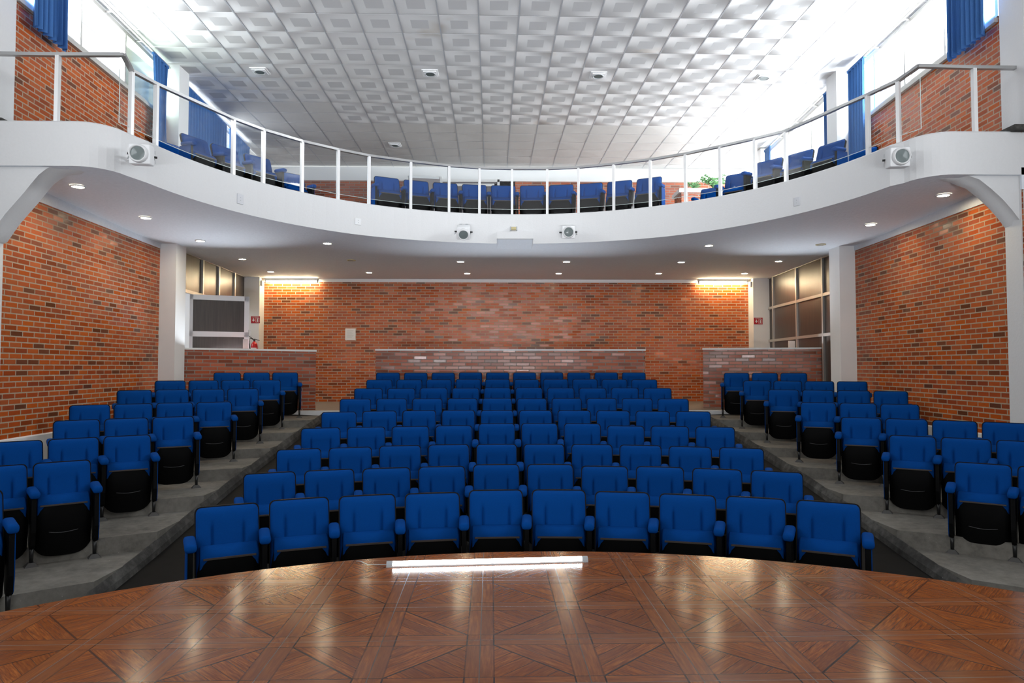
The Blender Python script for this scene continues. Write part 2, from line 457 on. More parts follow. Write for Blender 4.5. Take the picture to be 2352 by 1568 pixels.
# terrace under the central rows
mb = MB()
radii = [4.3]+[r-.55 for r in ROW_R[1:]]+[14.1]
for k in range(9):
    r0, r1, z = radii[k], radii[k+1], FLZ[k]; zp = FLZ[k-1] if k else z-.2
    def arc(R): return [(CX+R*sin(s/R), CY+R*cos(s/R)) for s in [-2.84+5.68*i/16 for i in range(17)]]
    A, Bq = arc(r0), arc(r1)
    for i in range(16):
        mb.face([(*A[i], z), (*A[i+1], z), (*Bq[i+1], z), (*Bq[i], z)])
        mb.face([(*A[i], zp-.02), (*A[i+1], zp-.02), (*A[i+1], z), (*A[i], z)])
    for i in (0, 16): mb.face([(*A[i], z), (*Bq[i], z), (*Bq[i], z-.4), (*A[i], z-.4)])
struct('seating_terrace_middle', mb, M['rubber'])
# sloping curbs along the aisles
for nm, x, s in (('trim_1', EL, 1), ('trim_2', ER, -1)):
    mb = MB(); pts = []
    for i in range(41):
        y = 3.6+i*(13.75-3.6)/40
        R = hypot(x-CX, y-CY); rz = ramp_z(R)
        top = rz+.115
        pts.append([(x-.02*s, y, top-.012), (x+.005*s, y, top), (x+.045*s, y, rz+.05), (x+.06*s, y, rz-.02)])
    mb.grid(pts, 0, smooth=False)
    struct(nm, mb, M['curb'])
# rear floor and pale nosing strips
mb = MB()
mb.face([(-8, 14.15, ZB), (8, 14.15, ZB), (8, 18.2, ZB), (-8, 18.2, ZB)])
struct('floor_rear', mb, M['floorback'])
for nm, x0, x1 in (('trim_3', -4.55, -2.85), ('trim_4', 3.4, 4.75)):
    mb = MB(); mb.box(x0, x1, 14.02, 14.14, ZB-.09, ZB+.006); struct(nm, mb, M['white'])
# thin tape along the right aisle
mb = MB(); q = []
for y in (4.0, 4.6, 5.2, 5.8, 6.4): q.append([(3.30+.12*(y-4), y, ramp_z(hypot(3.4-CX, y-CY))+.004), (3.33+.12*(y-4), y, ramp_z(hypot(3.4-CX, y-CY))+.004)])
mb.grid(q, 0, False); tag(mb.build('floor_tape', simple('yellowed_tape', (.28, .2, .1), .6), world=True), 'thin yellowish tape line along the dark right aisle floor', 'tape')

# ------------------------------------------------------------------ stage
SX, SY, SR, SZ = .3085, .6337, 4.1932, -1.255
mb = MB()
rot = -.01144; gx, gy = -.0943, 4.179                    # tile grid direction and one crossing
def tuv(x, y):
    dx, dy = x-gx, y-gy
    return (dx*cos(rot)-dy*sin(rot)+.45*40, dx*sin(rot)+dy*cos(rot)+.45*40)
xs = [-5.4+i*.2 for i in range(58)]
def sfront(x):
    t = SR*SR-(x-SX)**2
    return SY+sqrt(t) if t > 0 else SY
pts = []
for x in xs:
    yf = max(sfront(x), 2.0) if abs(x-SX) < SR else 2.0
    pts.append((x, yf))
for (xa, ya), (xb, yb) in zip(pts, pts[1:]):
    q = [(xa, -3.8), (xb, -3.8), (xb, yb), (xa, ya)]
    mb.face([(*p, SZ) for p in q], [tuv(*p) for p in q], 0)
    q = [(xa, ya, SZ-.9), (xb, yb, SZ-.9), (xb, yb, SZ-.03), (xa, ya, SZ-.03)]
    mb.face(q, None, 1)
    q = [(xa, ya, SZ-.03), (xb, yb, SZ-.03), (xb, yb, SZ), (xa, ya, SZ)]
    mb.face(q, None, 1)
stage_o = struct('stage', mb, [M['stage'], M['veneer']], fix=False)

# ------------------------------------------------------------------ walls
def seg_wall(mb, xf, y0, y1, z0, z1, m=0, n=1):
    for i in range(n):
        a, b = y0+(y1-y0)*i/n, y0+(y1-y0)*(i+1)/n
        mb.face([(xf(a), a, z0), (xf(b), b, z0), (xf(b), b, z1), (xf(a), a, z1)], ((a, z0+9), (b, z0+9), (b, z1+9), (a, z1+9)), m)
YC = 12.8                                                # front of the columns
ZBT = 2.155
SILL_L, SILL_R = 4.60, 4.47
HEAD = 5.45
mb = MB(); seg_wall(mb, XL, 8.3, YC+.1, -2.1, ZBT); struct('wall_left', mb, M['brick'])
mb = MB(); seg_wall(mb, XR, 8.3, YC+.1, -2.1, ZBT); struct('wall_right', mb, M['brick'])
# white beams between brick and balcony underside
for nm, xf, s in (('trim_5', XL, 1), ('trim_6', XR, -1)):
    mb = MB(); y0, y1 = 8.3, YC+.1
    mb.hexa([(xf(y0)-.1*s, y0, ZBT), (xf(y0)+.015*s, y0, ZBT), (xf(y1)+.015*s, y1, ZBT), (xf(y1)-.1*s, y1, ZBT),
             (xf(y0)-.1*s, y0, 2.42), (xf(y0)+.015*s, y0, 2.42), (xf(y1)+.015*s, y1, 2.42), (xf(y1)-.1*s, y1, 2.42)])
    struct(nm, mb, M['soffit'])
# upper side walls with the strip windows
mb = MB(); seg_wall(mb, XL, 8.3, YC+.1, 2.45, SILL_L); seg_wall(mb, XL, 8.3, YC+.1, HEAD, CEIL+.05, 1); struct('wall_left_upper', mb, [M['brick'], M['white']])
mb = MB(); seg_wall(mb, XR, 8.3, YC+.1, 2.45, SILL_R); seg_wall(mb, XR, 8.3, YC+.1, HEAD, CEIL+.05, 1); struct('wall_right_upper', mb, [M['brick'], M['white']])
# walls beyond the columns on the balcony (low wall, then glazing)
RS = 3.15
mb = MB(); seg_wall(mb, XL, YC+.1, YU+.1, 2.3, RS); seg_wall(mb, XL, YC+.1, YU+.1, HEAD, CEIL+.05); struct('wall_left_rear', mb, M['white'])
mb = MB(); seg_wall(mb, XR, YC+.1, YU+.1, 2.3, RS); seg_wall(mb, XR, YC+.1, YU+.1, HEAD, CEIL+.05); struct('wall_right_rear', mb, M['white'])
# plinths at the foot of the brick side walls
for nm, xf, s in (('baseboard_left', XL, 1), ('baseboard_right', XR, -1)):
    mb = MB(); y0, y1 = 8.3, 11.2
    mb.hexa([(xf(y0)-.1*s, y0, -2.0), (xf(y0)+.05*s, y0, -2.0), (xf(y1)+.05*s, y1, -2.0), (xf(y1)-.1*s, y1, -2.0),
             (xf(y0)-.1*s, y0, -.85), (xf(y0)+.05*s, y0, -.88), (xf(y1)+.05*s, y1, -.88), (xf(y1)-.1*s, y1, -.85)])
    struct(nm, mb, M['white'])
# columns
for nm, x0, x1, y1 in (('column_left', XL(YC)-.1, -5.87, 13.2), ('column_right', 6.30, XR(YC)+.1, 13.2)):
    mb = MB(); mb.box(x0, x1, YC, y1, -1.6, CEIL+.02); struct(nm, mb, M['white'])
# near pillars (below and above the balcony) with the curved haunches
hl = [(17, 556), (32, 534), (47, 513), (68, 489), (90, 464), (106, 444), (122, 425), (140, 411), (159, 403)]
hr = [(2340, 566), (2326, 546), (2308, 523), (2291, 501), (2271, 478), (2246, 455), (2218, 433), (2200, 427), (2180, 418)]
for nm, pr, s, xf in (('pillar_left', hl, -1, XL), ('pillar_right', hr, 1, XR)):
    mb = MB(); yb, yf = 8.47, YSL+.03
    if s > 0: yb, yf = 8.60, YSR+.03
    xi = xf(yb)-s*.03; xo = xi+s*1.2
    mb.box(min(xi, xo), max(xi, xo), yf, yb, -2.0, 2.42)
    xi2 = (-.692 if s < 0 else .7355)*8.62
    mb.box(min(xi2, xo), max(xi2, xo), 8.22, 8.62, 2.93, CEIL+.02)
    mb.box(min(xi2-s*.12, xo), max(xi2-s*.12, xo), 8.24, 8.9, 2.86, 2.93, 1)
    # haunch
    P2 = [aty(u, v, yb) for u, v in pr]
    prof = [(p.x, p.z) for p in P2]
    prof = [(xi, prof[0][1]-.02)]+prof[0:]+[(prof[-1][0]-s*.25, 2.34)]
    Rr = []
    for (x, z) in prof:
        Rr.append([(x, yb, z), (x+s*.02, yb-.12, z-.015), (x+s*.05, yf+.12, z-.0), (x+s*.0, yf+.02, z+.05)])
    mb.grid(Rr, 0, smooth=True)
    top = [(xi+s*.3, 2.5)]
    for i in range(len(prof)-1):
        (xa, za), (xb, zb_) = prof[i], prof[i+1]
        mb.face([(xa, yf+.02, za+.05), (xb, yf+.02, zb_+.05), (xb, yf+.02, 2.42), (xa, yf+.02, 2.42)])
        mb.face([(xa, yb, za), (xb, yb, zb_), (xb, yb, 2.4), (xa, yb, 2.4)])
    struct(nm, mb, [M['plaster'], M['curb']])
# lower back wall
xl, xr = XL(YB)-.3, XR(YB)+.3
mb = MB()
mb.face([(xl, YB, -1.2), (xr, YB, -1.2), (xr, YB, 2.165), (xl, YB, 2.165)], ((0, 5.0), (xr-xl, 5.0), (xr-xl, 8.365), (0, 8.365)))
struct('wall_back', mb, M['brick_gloss'])
mb = MB(); mb.box(xl, xr, YB-.012, YB+.2, 2.165, 2.32); struct('trim_7', mb, M['white'])
# rear piers
for nm, x0, x1 in (('pier_left', -6.55, -5.975), ('pier_right', 6.425, 7.0)):
    mb = MB(); mb.box(x0, x1, 17.55, 17.9, -1.2, 2.30); struct(nm, mb, M['white'])
# upper back wall
mb = MB()
def ub(x0, x1, z0, z1, m): mb.face([(x0, YU, z0), (x1, YU, z0), (x1, YU, z1), (x0, YU, z1)], ((x0, z0), (x1, z0), (x1, z1), (x0, z1)), m)
dx0, dx1 = -2.60, .015
ub(-7.2, dx0, 2.2, 5.20, 0); ub(dx1, 7.6, 2.2, 5.20, 0); ub(-7.2, 7.6, 5.20, CEIL+.05, 1); ub(dx1, .45, 2.5, 5.2, 1)
ub(dx0, dx1, 2.2, 2.55, 0)
struct('wall_back_upper', mb, [M['brick_dark'], M['white']])
# walls around the stage and behind the camera
mb = MB(); mb.box(-7.0, -6.8, -4.2, 8.3, -2.2, CEIL+.1); struct('wall_left_front', mb, M['plaster'])
mb = MB(); mb.box(7.2, 7.4, -4.2, 8.4, -2.2, CEIL+.1); struct('wall_right_front', mb, M['plaster'])
mb = MB(); mb.box(-7.0, 7.4, -4.4, -4.2, -2.2, CEIL+.1); struct('wall_front', mb, M['plaster'])

# ------------------------------------------------------------------ balcony: fascia, slab, underside
def corner(cx, cy, r, a0, a1, n=7): return [(cx+r*cos(a0+(a1-a0)*i/n), cy+r*sin(a0+(a1-a0)*i/n)) for i in range(n+1)]
xLa, xRa = FX-FR, FX+FR
rc = .42
NX0, NX1 = (1141-1146)/F*12.62, (1225-1146)/F*12.62
curve = [(-6.9, YSL), (-5.6, YSL)] + [(x, y) for x, y in corner(xLa-rc, YSL+rc, rc, -pi/2, -.12)]
angs = [pi-.20-i*(pi-.40)/54 for i in range(55)]
arcp = [(FX+FR*cos(a), FY+FR*sin(a)) for a in angs]
for xn in (NX0, NX1): arcp.append((xn, FY+sqrt(FR*FR-(xn-FX)**2)))
arcp = sorted(p for p in arcp if p[1] > 8.72)
curve += arcp
curve += [(x, y) for x, y in corner(xRa+rc, YSR+rc, rc, pi+.12, 3*pi/2)] + [(5.9, YSR), (7.2, YSR)]
def normal(i):
    a, b = curve[max(i-1, 0)], curve[min(i+1, len(curve)-1)]
    tx, ty = b[0]-a[0], b[1]-a[1]; L = hypot(tx, ty); return (-ty/L, tx/L)       # towards the balcony
mb = MB()
innr = [(p[0]+normal(i)[0]*.15, p[1]+normal(i)[1]*.15) for i, p in enumerate(curve)]
def in_notch(i): return NX0-1e-4 <= curve[i][0] <= NX1-1e-4 and NX0 < (curve[i][0]+curve[i+1][0])/2 < NX1
for i in range(len(curve)-1):
    a, b = curve[i], curve[i+1]
    nz = .085 if in_notch(i) else 0
    za, zb_ = zs(a[1])+nz, zs(b[1])+nz
    mb.face([(*a, za), (*b, zb_), (*b, zt(b[1])-.02), (*a, zt(a[1])-.02)], None, 0, True)
    a2 = (a[0]+normal(i)[0]*.02, a[1]+normal(i)[1]*.02); b2 = (b[0]+normal(i+1)[0]*.02, b[1]+normal(i+1)[1]*.02)
    mb.face([(*a, zt(a[1])-.02), (*b, zt(b[1])-.02), (*b2, zt(b[1])), (*a2, zt(a[1]))], None, 0, True)
    c, d = innr[i], innr[i+1]
    mb.face([(*a2, zt(a[1])), (*b2, zt(b[1])), (*d, zt(b[1])), (*c, zt(a[1]))])
    mb.face([(*c, 2.4), (*d, 2.4), (*d, zt(b[1])), (*c, zt(a[1]))], None, 0, True)
# notch lining and its small square block
yn = FY+FR
for xn in (NX0, NX1):
    yy = FY+sqrt(FR*FR-(xn-FX)**2)
    mb.face([(xn, yy, 2.245), (xn, yy+.6, 2.245), (xn, yy, 2.35)])
mb.box(NX0, NX1, 12.60, 12.75, 2.325, 2.452)
balcony_front = struct('balcony_front', mb, M['plaster'], fix=False)
# underside
mb = MB()
def backx(x): return x*1.0
for i in range(len(curve)-1):
    a, b = curve[i], curve[i+1]
    ny = 10 
    y0a, y0b = (a[1], b[1])
    if in_notch(i):
        mb.face([(*a, zs(a[1])+.085), (*b, zs(b[1])+.085), (b[0], b[1]+.6, zs(b[1]+.6)), (a[0], a[1]+.6, zs(a[1]+.6))])
        y0a += .6; y0b += .6
    prev = ((a[0], y0a, zs(y0a)), (b[0], y0b, zs(y0b)))
    for yy in (11.6, 11.95, 14.5, 18.1):
        if yy <= max(y0a, y0b): continue
        cur = ((a[0], yy, zs(yy)), (b[0], yy, zs(yy)))
        mb.face([prev[0], prev[1], cur[1], cur[0]]); prev = cur
for x0, x1 in ((-8.2, curve[0][0]), (curve[-1][0], 8.2)):
    prev = None
    for yy in (8.15, 11.95, 18.1):
        cur = ((x0, yy, zs(yy)), (x1, yy, zs(yy)))
        if prev: mb.face([prev[0], prev[1], cur[1], cur[0]])
        prev = cur
struct('ceiling_lower', mb, M['soffit'])
# balcony floor
BF = 2.58
mb = MB()
for i in range(len(curve)-1):
    c, d = innr[i], innr[i+1]
    mb.face([(*c, BF), (*d, BF), (d[0], YU+.1, BF), (c[0], YU+.1, BF)])
mb.face([(-7.5, 8.3, BF), (curve[0][0], 8.3, BF), (curve[0][0], YU+.1, BF), (-7.5, YU+.1, BF)])
mb.face([(curve[-1][0], 8.3, BF), (7.5, 8.3, BF), (7.5, YU+.1, BF), (curve[-1][0], YU+.1, BF)])
struct('floor_balcony', mb, M['floorback'])

# ------------------------------------------------------------------ ceiling of embossed tiles
CS = CEIL/5.313
TC = .61*CS
c0x, c0y, crot = -.3094*CS, 10.399*CS, -.01037
def cpt(i, j, z): # tile coordinates -> plan
    X, Y = TC*i, TC*j
    return (c0x+X*cos(crot)+Y*sin(crot), c0y-X*sin(crot)+Y*cos(crot), z+.0102*(c0y+Y-12))
VENT = {}
for k, (u, v) in enumerate(((597, 161), (985, 166), (1372, 174), (1748, 183), (905, 332))):
    p = atz(u, v, CEIL); dx, dy = p.x-c0x, p.y-c0y
    VENT[(floor((dx*cos(crot)-dy*sin(crot))/TC), floor((dx*sin(crot)+dy*cos(crot))/TC))] = k
mb = MB(); gb = MB()
I0, I1, J0, J1 = -11, 12, -6, 15
G = .018
for i in range(I0, I1):
    for j in range(J0, J1):
        x, y, z = cpt(i+.5, j+.5, CEIL)
        if x < XL(y)-.8 or x > XR(y)+.8 or y > YU+.5: continue
        flat = j >= 8 or (-10 <= i <= -5 and j >= 6 and j+i*0 >= 6 and i <= -6) or (i, j) in VENT and j >= 8
        if flat or (i, j) in VENT:
            e = G
            dz = random.uniform(-.004, .004)
            mb.face([cpt(i+e, j+e, CEIL+dz), cpt(i+1-e, j+e, CEIL-dz), cpt(i+1-e, j+1-e, CEIL+dz), cpt(i+e, j+1-e, CEIL-dz)], None, 1 if flat else 0)
            continue
        q = .27
        def tp(a, b): return cpt(i+G+(1-2*G)*a, j+G+(1-2*G)*b, CEIL)
        pr_ = [0, q, 1-q, 1]
        for ka in range(3):
            for kb in range(3):
                c = [(pr_[ka], pr_[kb]), (pr_[ka+1], pr_[kb]), (pr_[ka+1], pr_[kb+1]), (pr_[ka], pr_[kb+1])]
                mb.face([tp(*k_) for k_ in c], c, 2 if ka == kb == 1 else 0)
w = .016
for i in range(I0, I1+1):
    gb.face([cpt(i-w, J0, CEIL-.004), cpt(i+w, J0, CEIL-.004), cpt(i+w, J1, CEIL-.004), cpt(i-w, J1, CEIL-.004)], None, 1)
for j in range(J0, J1+1):
    gb.face([cpt(I0, j-w, CEIL-.003), cpt(I1, j-w, CEIL-.003), cpt(I1, j+w, CEIL-.003), cpt(I0, j+w, CEIL-.003)])
ceil_o = struct('ceiling', mb, [M['ceil_tile'], M['ceil_flat'], M['ceil_mid']], fix=False)
gb.build('ceiling_grid', [M['grid'], M['grid_shadow']], ceil_o, world=True, fix=False)
mb = MB(); mb.box(-9, 9, -4.4, 20.2, CEIL+.16, CEIL+.3); mb.face([(-7, -4.2, CEIL+.02), (7.4, -4.2, CEIL+.02), (7.4, 7.0, CEIL+.02), (-7, 7.0, CEIL+.02)])
struct('ceiling_slab', mb, M['white'])
vlab = ['square ceiling vent nearest the left windows', 'square ceiling vent left of the middle of the tiled ceiling', 'square ceiling vent right of the middle of the tiled ceiling', 'square ceiling vent washed out by the bright right windows', 'square ceiling vent low down among the plain rear tiles']
for (i, j), k in VENT.items():
    x, y, z = cpt(i+.5, j+.5, CEIL)
    t = thing('ceiling_vent', vlab[k], 'vent', (x, y, z), -crot*0, 'round-holed vents in the tiled ceiling')
    a = .15
    mb = MB()
    for r, zz in ((a, -.012), (a*.8, -.03)): mb.box(-r, r, -r, r, zz, zz+.012)
    mb.build('vent_plate', M['white'], t)
    mb = MB(); mb.tube([(0, 0, -.036), (0, 0, -.02)], [.078, .09], 20); mb.build('vent_opening', simple('vent_hole', (.10, .13, .13), .5), t)
    mb = MB()
    pts = [(.098*cos(2*pi*q/20), .098*sin(2*pi*q/20), -.034) for q in range(21)]
    mb.tube(pts, .009, 6, cap=False); mb.build('vent_ring', M['grey'], t)

# ------------------------------------------------------------------ windows
def window(name, xf, ys, z0, z1, s, panes=None):
    """strip window in a side wall; ys are mullion positions; s=+1 room lies towards +x"""
    y0, y1 = ys[0], ys[-1]
    mb = MB(); d = .05
    for z in (z0, z1): mb.bar((xf(y0)-.02*s, y0, z), (xf(y1)-.02*s, y1, z), .08, .06)
    for y in ys: mb.box(min(xf(y)-.06*s, xf(y)+.02*s), max(xf(y)-.06*s, xf(y)+.02*s), y-.022, y+.022, z0, z1)
    o = struct(name, mb, M['alframe'])
    for k in range(len(ys)-1):
        a, b = ys[k]+.02, ys[k+1]-.02
        mb = MB(); x0, x1 = xf(a)-.03*s, xf(b)-.03*s
        mb.face([(x0, a, z0+.02), (x1, b, z0+.02), (x1, b, z1-.02), (x0, a, z1-.02)])
        mb.build('pane', M['dustypane'] if panes and k in panes else M['pane'], o, world=True)
    mb = MB()
    mb.hexa([(xf(y0)-.1*s, y0, z0-.07), (xf(y0)+.05*s, y0, z0-.07), (xf(y1)+.05*s, y1, z0-.07), (xf(y1)-.1*s, y1, z0-.07),
             (xf(y0)-.1*s, y0, z0-.01), (xf(y0)+.05*s, y0, z0-.01), (xf(y1)+.05*s, y1, z0-.01), (xf(y1)-.1*s, y1, z0-.01)])
    mb.build('sill', simple('grey_sill', (.48, .47, .44), .7), o, world=True)
    return o
window('window_1', XL, [8.62, 9.3, 10.05, 11.35, 12.75], SILL_L, HEAD, 1, {3})
window('window_2', XR, [8.67, 9.8, 10.9, 11.9, 12.75], SILL_R, HEAD, -1)
window('window_3', XL, [13.25, 14.8, 16.2, 17.4], RS, HEAD, 1)
window('window_4', XR, [13.25, 14.7, 16.2, 17.5], RS, HEAD, -1)
window('window_5', XR, [17.85, 19.35], RS+.05, HEAD-.35, -1)
mb = MB(); mb.box(XR(17.7)-.22, XR(17.7)+.1, 17.5, 17.85, BF, CEIL+.02); struct('trim_8', mb, M['white'])
mb = MB(); seg_wall(mb, XL, 17.4, YU+.1, RS-.02, HEAD+.02); struct('wall_left_end', mb, M['white'])

# curtains
def curtain(label, xf, s, y0, y1, z0, z1, amp=.05, n=14, gather=.0, lift=None, off=.14, rag=.0):
    rows = 12; cols = n*8
    P = []
    for c in range(cols+1):
        t = c/cols; r = []
        for k in range(rows+1):
            q = k/rows                                     # 0 at the top
            g = 1-gather*sin(pi*min(1, q*1.0))**1
            tt = .5+(t-.5)*g
            y = y0+(y1-y0)*tt
            a = amp*(.6+.4*q)
            x = xf(y)+s*(off+a*sin(2*pi*n*t+.9*sin(5*t)+.4*q))
            zb_ = z0+(lift*(t) if lift else 0)+rag*sin(9*t)*.5
            r.append((x, y+.012*sin(2*pi*n*t*2+q), z1+(zb_-z1)*q))
        P.append(r)
    o = thing('curtain', label, 'curtain', (xf((y0+y1)/2)+s*off, (y0+y1)/2, z0), 0, 'blue window curtains')
    mb = MB(); mb.grid(P); mb.build('cloth', M['curtain'], o, world=True, fix=False)
    mb = MB(); mb.bar((xf(y0)+s*off, y0, z1+.01), (xf(y1)+s*off, y1, z1+.01), .03, .045); mb.build('heading_tape', M['curtain'], o, world=True)
    return o
curtain('blue curtain bunched beside the near left pillar, high up', XL, 1, 8.75, 9.5, 4.29, HEAD-.02, .05, 7)
curtain('narrow crumpled blue curtain hanging just before the left column', XL, 1, 12.05, 12.68, 3.36, HEAD-.02, .05, 5, .25, .35)
curtain('wide drawn blue curtain beyond the left column on the balcony', XL, 1, 13.28, 15.75, BF+.1, HEAD-.02, .075, 17)
curtain('shorter drawn blue curtain at the far left rear of the balcony', XL, 1, 15.95, 17.4, BF+.1, HEAD-.02, .07, 10)
curtain('blue curtain bunched beside the near right pillar, high up', XR, -1, 8.72, 9.55, 4.27, HEAD-.02, .05, 8)
curtain('narrow blue curtain hanging just before the right column', XR, -1, 12.0, 12.66, 3.42, HEAD-.02, .05, 6)
curtain('narrow blue curtain just beyond the right column on the balcony', XR, -1, 13.28, 13.75, BF+.1, HEAD-.02, .04, 5)
curtain('thin blue curtain beside the far right rear window post', XR, -1, 16.95, 17.4, BF+.1, HEAD-.02, .04, 4)
for lab, xf, s, y0, y1 in (('curtain rail above the near left strip window', XL, 1, 8.65, 12.75), ('curtain rail above the near right strip window', XR, -1, 8.68, 12.75), ('curtain rail above the far right balcony window', XR, -1, 13.25, 17.45), ('curtain rail above the far left balcony window', XL, 1, 13.25, 17.45)):
    mb = MB(); mb.bar((xf(y0)+s*.14, y0, HEAD+.015), (xf(y1)+s*.14, y1, HEAD+.015), .025, .03)
    for k in range(5):
        y = y0+.1+(y1-y0-.2)*k/4; mb.bar((xf(y), y, HEAD+.015), (xf(y)+s*.14, y, HEAD+.015), .02, .02)
    tag(mb.build('curtain_rail', M['alframe'], world=True), lab, 'curtain rail', 'curtain rails over the windows')

# ------------------------------------------------------------------ low brick walls with white caps
def low_wall(name, p0, p1, zt0, zt1, th=.15, mat='brick_dark'):
    mb = MB(); x0, y0 = p0; x1, y1 = p1; L = hypot(x1-x0, y1-y0); nx, ny = -(y1-y0)/L*th, (x1-x0)/L*th
    zb_ = -1.25
    mb.face([(x0, y0, zb_), (x1, y1, zb_), (x1, y1, zt1), (x0, y0, zt0)], ((0, zb_+9-zt0), (L, zb_+9-zt1), (L, 9), (0, 9)), 0)
    mb.face([(x1, y1, zb_), (x1+nx, y1+ny, zb_), (x1+nx, y1+ny, zt1), (x1, y1, zt1)], ((0, zb_+9-zt1), (th, zb_+9-zt1), (th, 9), (0, 9)), 0)
    mb.face([(x0, y0, zb_), (x0+nx, y0+ny, zb_), (x0+nx, y0+ny, zt0), (x0, y0, zt0)], ((0, zb_+9-zt0), (th, zb_+9-zt0), (th, 9), (0, 9)), 0)
    mb.face([(x0+nx, y0+ny, zb_), (x1+nx, y1+ny, zb_), (x1+nx, y1+ny, zt1), (x0+nx, y0+ny, zt0)], ((0, zb_+9-zt0), (L, zb_+9-zt1), (L, 9), (0, 9)), 0)
    e = .012; ex, ey = (x1-x0)/L*e, (y1-y0)/L*e; fx, fy = nx/th*e, ny/th*e
    c = [(x0-ex-fx, y0-ey-fy), (x1+ex-fx, y1+ey-fy), (x1+ex+nx+fx, y1+ey+ny+fy), (x0-ex+nx+fx, y0-ey+ny+fy)]
    mb.hexa([(*c[0], zt0), (*c[1], zt1), (*c[2], zt1), (*c[3], zt0), (*c[0], zt0+.035), (*c[1], zt1+.035), (*c[2], zt1+.035), (*c[3], zt0+.035)], 1)
    return struct(name, mb, [M[mat], M['white']])
low_wall('low_wall_left', ((419-1146)/F*13.25, 13.25), ((728-1146)/F*14.45, 14.45), .333, .318)
low_wall('low_wall_middle', ((864-1146)/F*14.72, 14.72), ((1483-1146)/F*14.72, 14.72), .345, .345)
low_wall('low_wall_right', ((1617-1146)/F*15.0, 15.0), ((1921-1146)/F*14.3, 14.3), .375, .375)

# ------------------------------------------------------------------ rear side partitions of dark veneer in aluminium frames
def panel_wall(name, xf, ys, zrails, z0, z1, s, frame='alframe', back=True):
    mb = MB()
    o = None
    for y in ys: mb.box(min(xf(y), xf(y)+.06*s), max(xf(y), xf(y)+.06*s), y-.028, y+.028, z0, z1)
    for z in zrails+[z0, z1]: mb.bar((xf(ys[0])+.03*s, ys[0], z), (xf(ys[-1])+.03*s, ys[-1], z), .05, .062)
    o = struct(name, mb, M[frame])
    for k in range(len(ys)-1):
        a, b = ys[k]+.028, ys[k+1]-.028
        zz = [z0]+zrails+[z1]
        for za, zb_ in zip(zz, zz[1:]):
            mb = MB(); x0, x1 = xf(a)+.018*s, xf(b)+.018*s
            mb.face([(x0, a, za+.03), (x1, b, za+.03), (x1, b, zb_-.03), (x0, a, zb_-.03)])
            mb.build('veneer_panel', M['veneer'], o, world=True)
    return o
pr = panel_wall('door_2', XR, [13.2, 14.19, 15.64, 17.2, 17.75], [.66, 1.48], -.95, 2.26, -1)
mb = MB(); mb.box(XR(15.85)-.16, XR(15.85)-.03, 15.80, 15.87, .40, .60); mb.build('push_plate', M['white'], pr, world=True)
pl = panel_wall('door_1', XL, [13.75, 14.75, 15.7, 16.75, 17.75], [], 1.50, 2.27, 1)
mb = MB()
for y in (13.75, 17.3):
    mb.box(XL(y)-.0, XL(y)+.06, y-.03, y+.03, -.95, 1.50)
mb.build('jamb', M['alframe'], pl, world=True)
# open leaf of the left door, swung outwards against the far jamb
hx, hy, rz_ = -6.13, 13.98, .44
leaf = thing('door_leaf', 'dark veneered door leaf in a pale frame standing open at the left rear corner', 'door', (hx, hy, -.86), rz_)
LW = 1.11
mb = MB()
for z0, z1 in ((.0, .1), (1.47, 1.575), (2.205, 2.305)): mb.box(0, LW, -.03, .02, z0, z1)
for a, b in ((0, .06), (LW-.095, LW)): mb.box(a, b, -.03, .02, 0, 2.305)
mb.build('leaf_frame', M['whiteframe'], leaf)
mb = MB(); mb.box(.05, LW-.05, -.012, .012, .03, 2.27); mb.build('leaf_panel', M['veneer'], leaf)
mb = MB(); mb.box(LW-.12, LW-.02, -.055, -.03, 1.10, 1.43); mb.build('push_plate', M['grey'], leaf)
mb = MB(); mb.box(LW-.012, LW+.03, -.06, -.02, 1.50, 1.62); mb.build('latch', M['alframe'], leaf)
# lobby behind the left door, side walls of the rear bays
mb = MB()
mb.box(-9.6, -9.5, 12.9, 19, -1.3, 2.4); mb.box(-9.6, -6.2, 12.8, 12.9, -1.3, 2.4); mb.box(-9.6, XL(18), 18.0, 18.1, -1.3, 2.4); mb.box(-9.6, -6.0, 12.9, 18, -1.3, -.95)
struct('wall_lobby', mb, M['white'])
mb = MB(); mb.hexa([(XL(YC)-.2, YC+.1, -1.6), (XL(YC), YC+.1, -1.6), (XL(13.7), 13.7, -1.6), (XL(13.7)-.2, 13.7, -1.6), (XL(YC)-.2, YC+.1, 2.3), (XL(YC), YC+.1, 2.3), (XL(13.7), 13.7, 2.3), (XL(13.7)-.2, 13.7, 2.3)])
struct('wall_left_bay', mb, M['white'])
mb = MB(); seg_wall(mb, lambda y: XR(y)+.03, YC+.1, 18.1, -1.6, 2.3); struct('wall_right_bay', mb, M['veneer'])

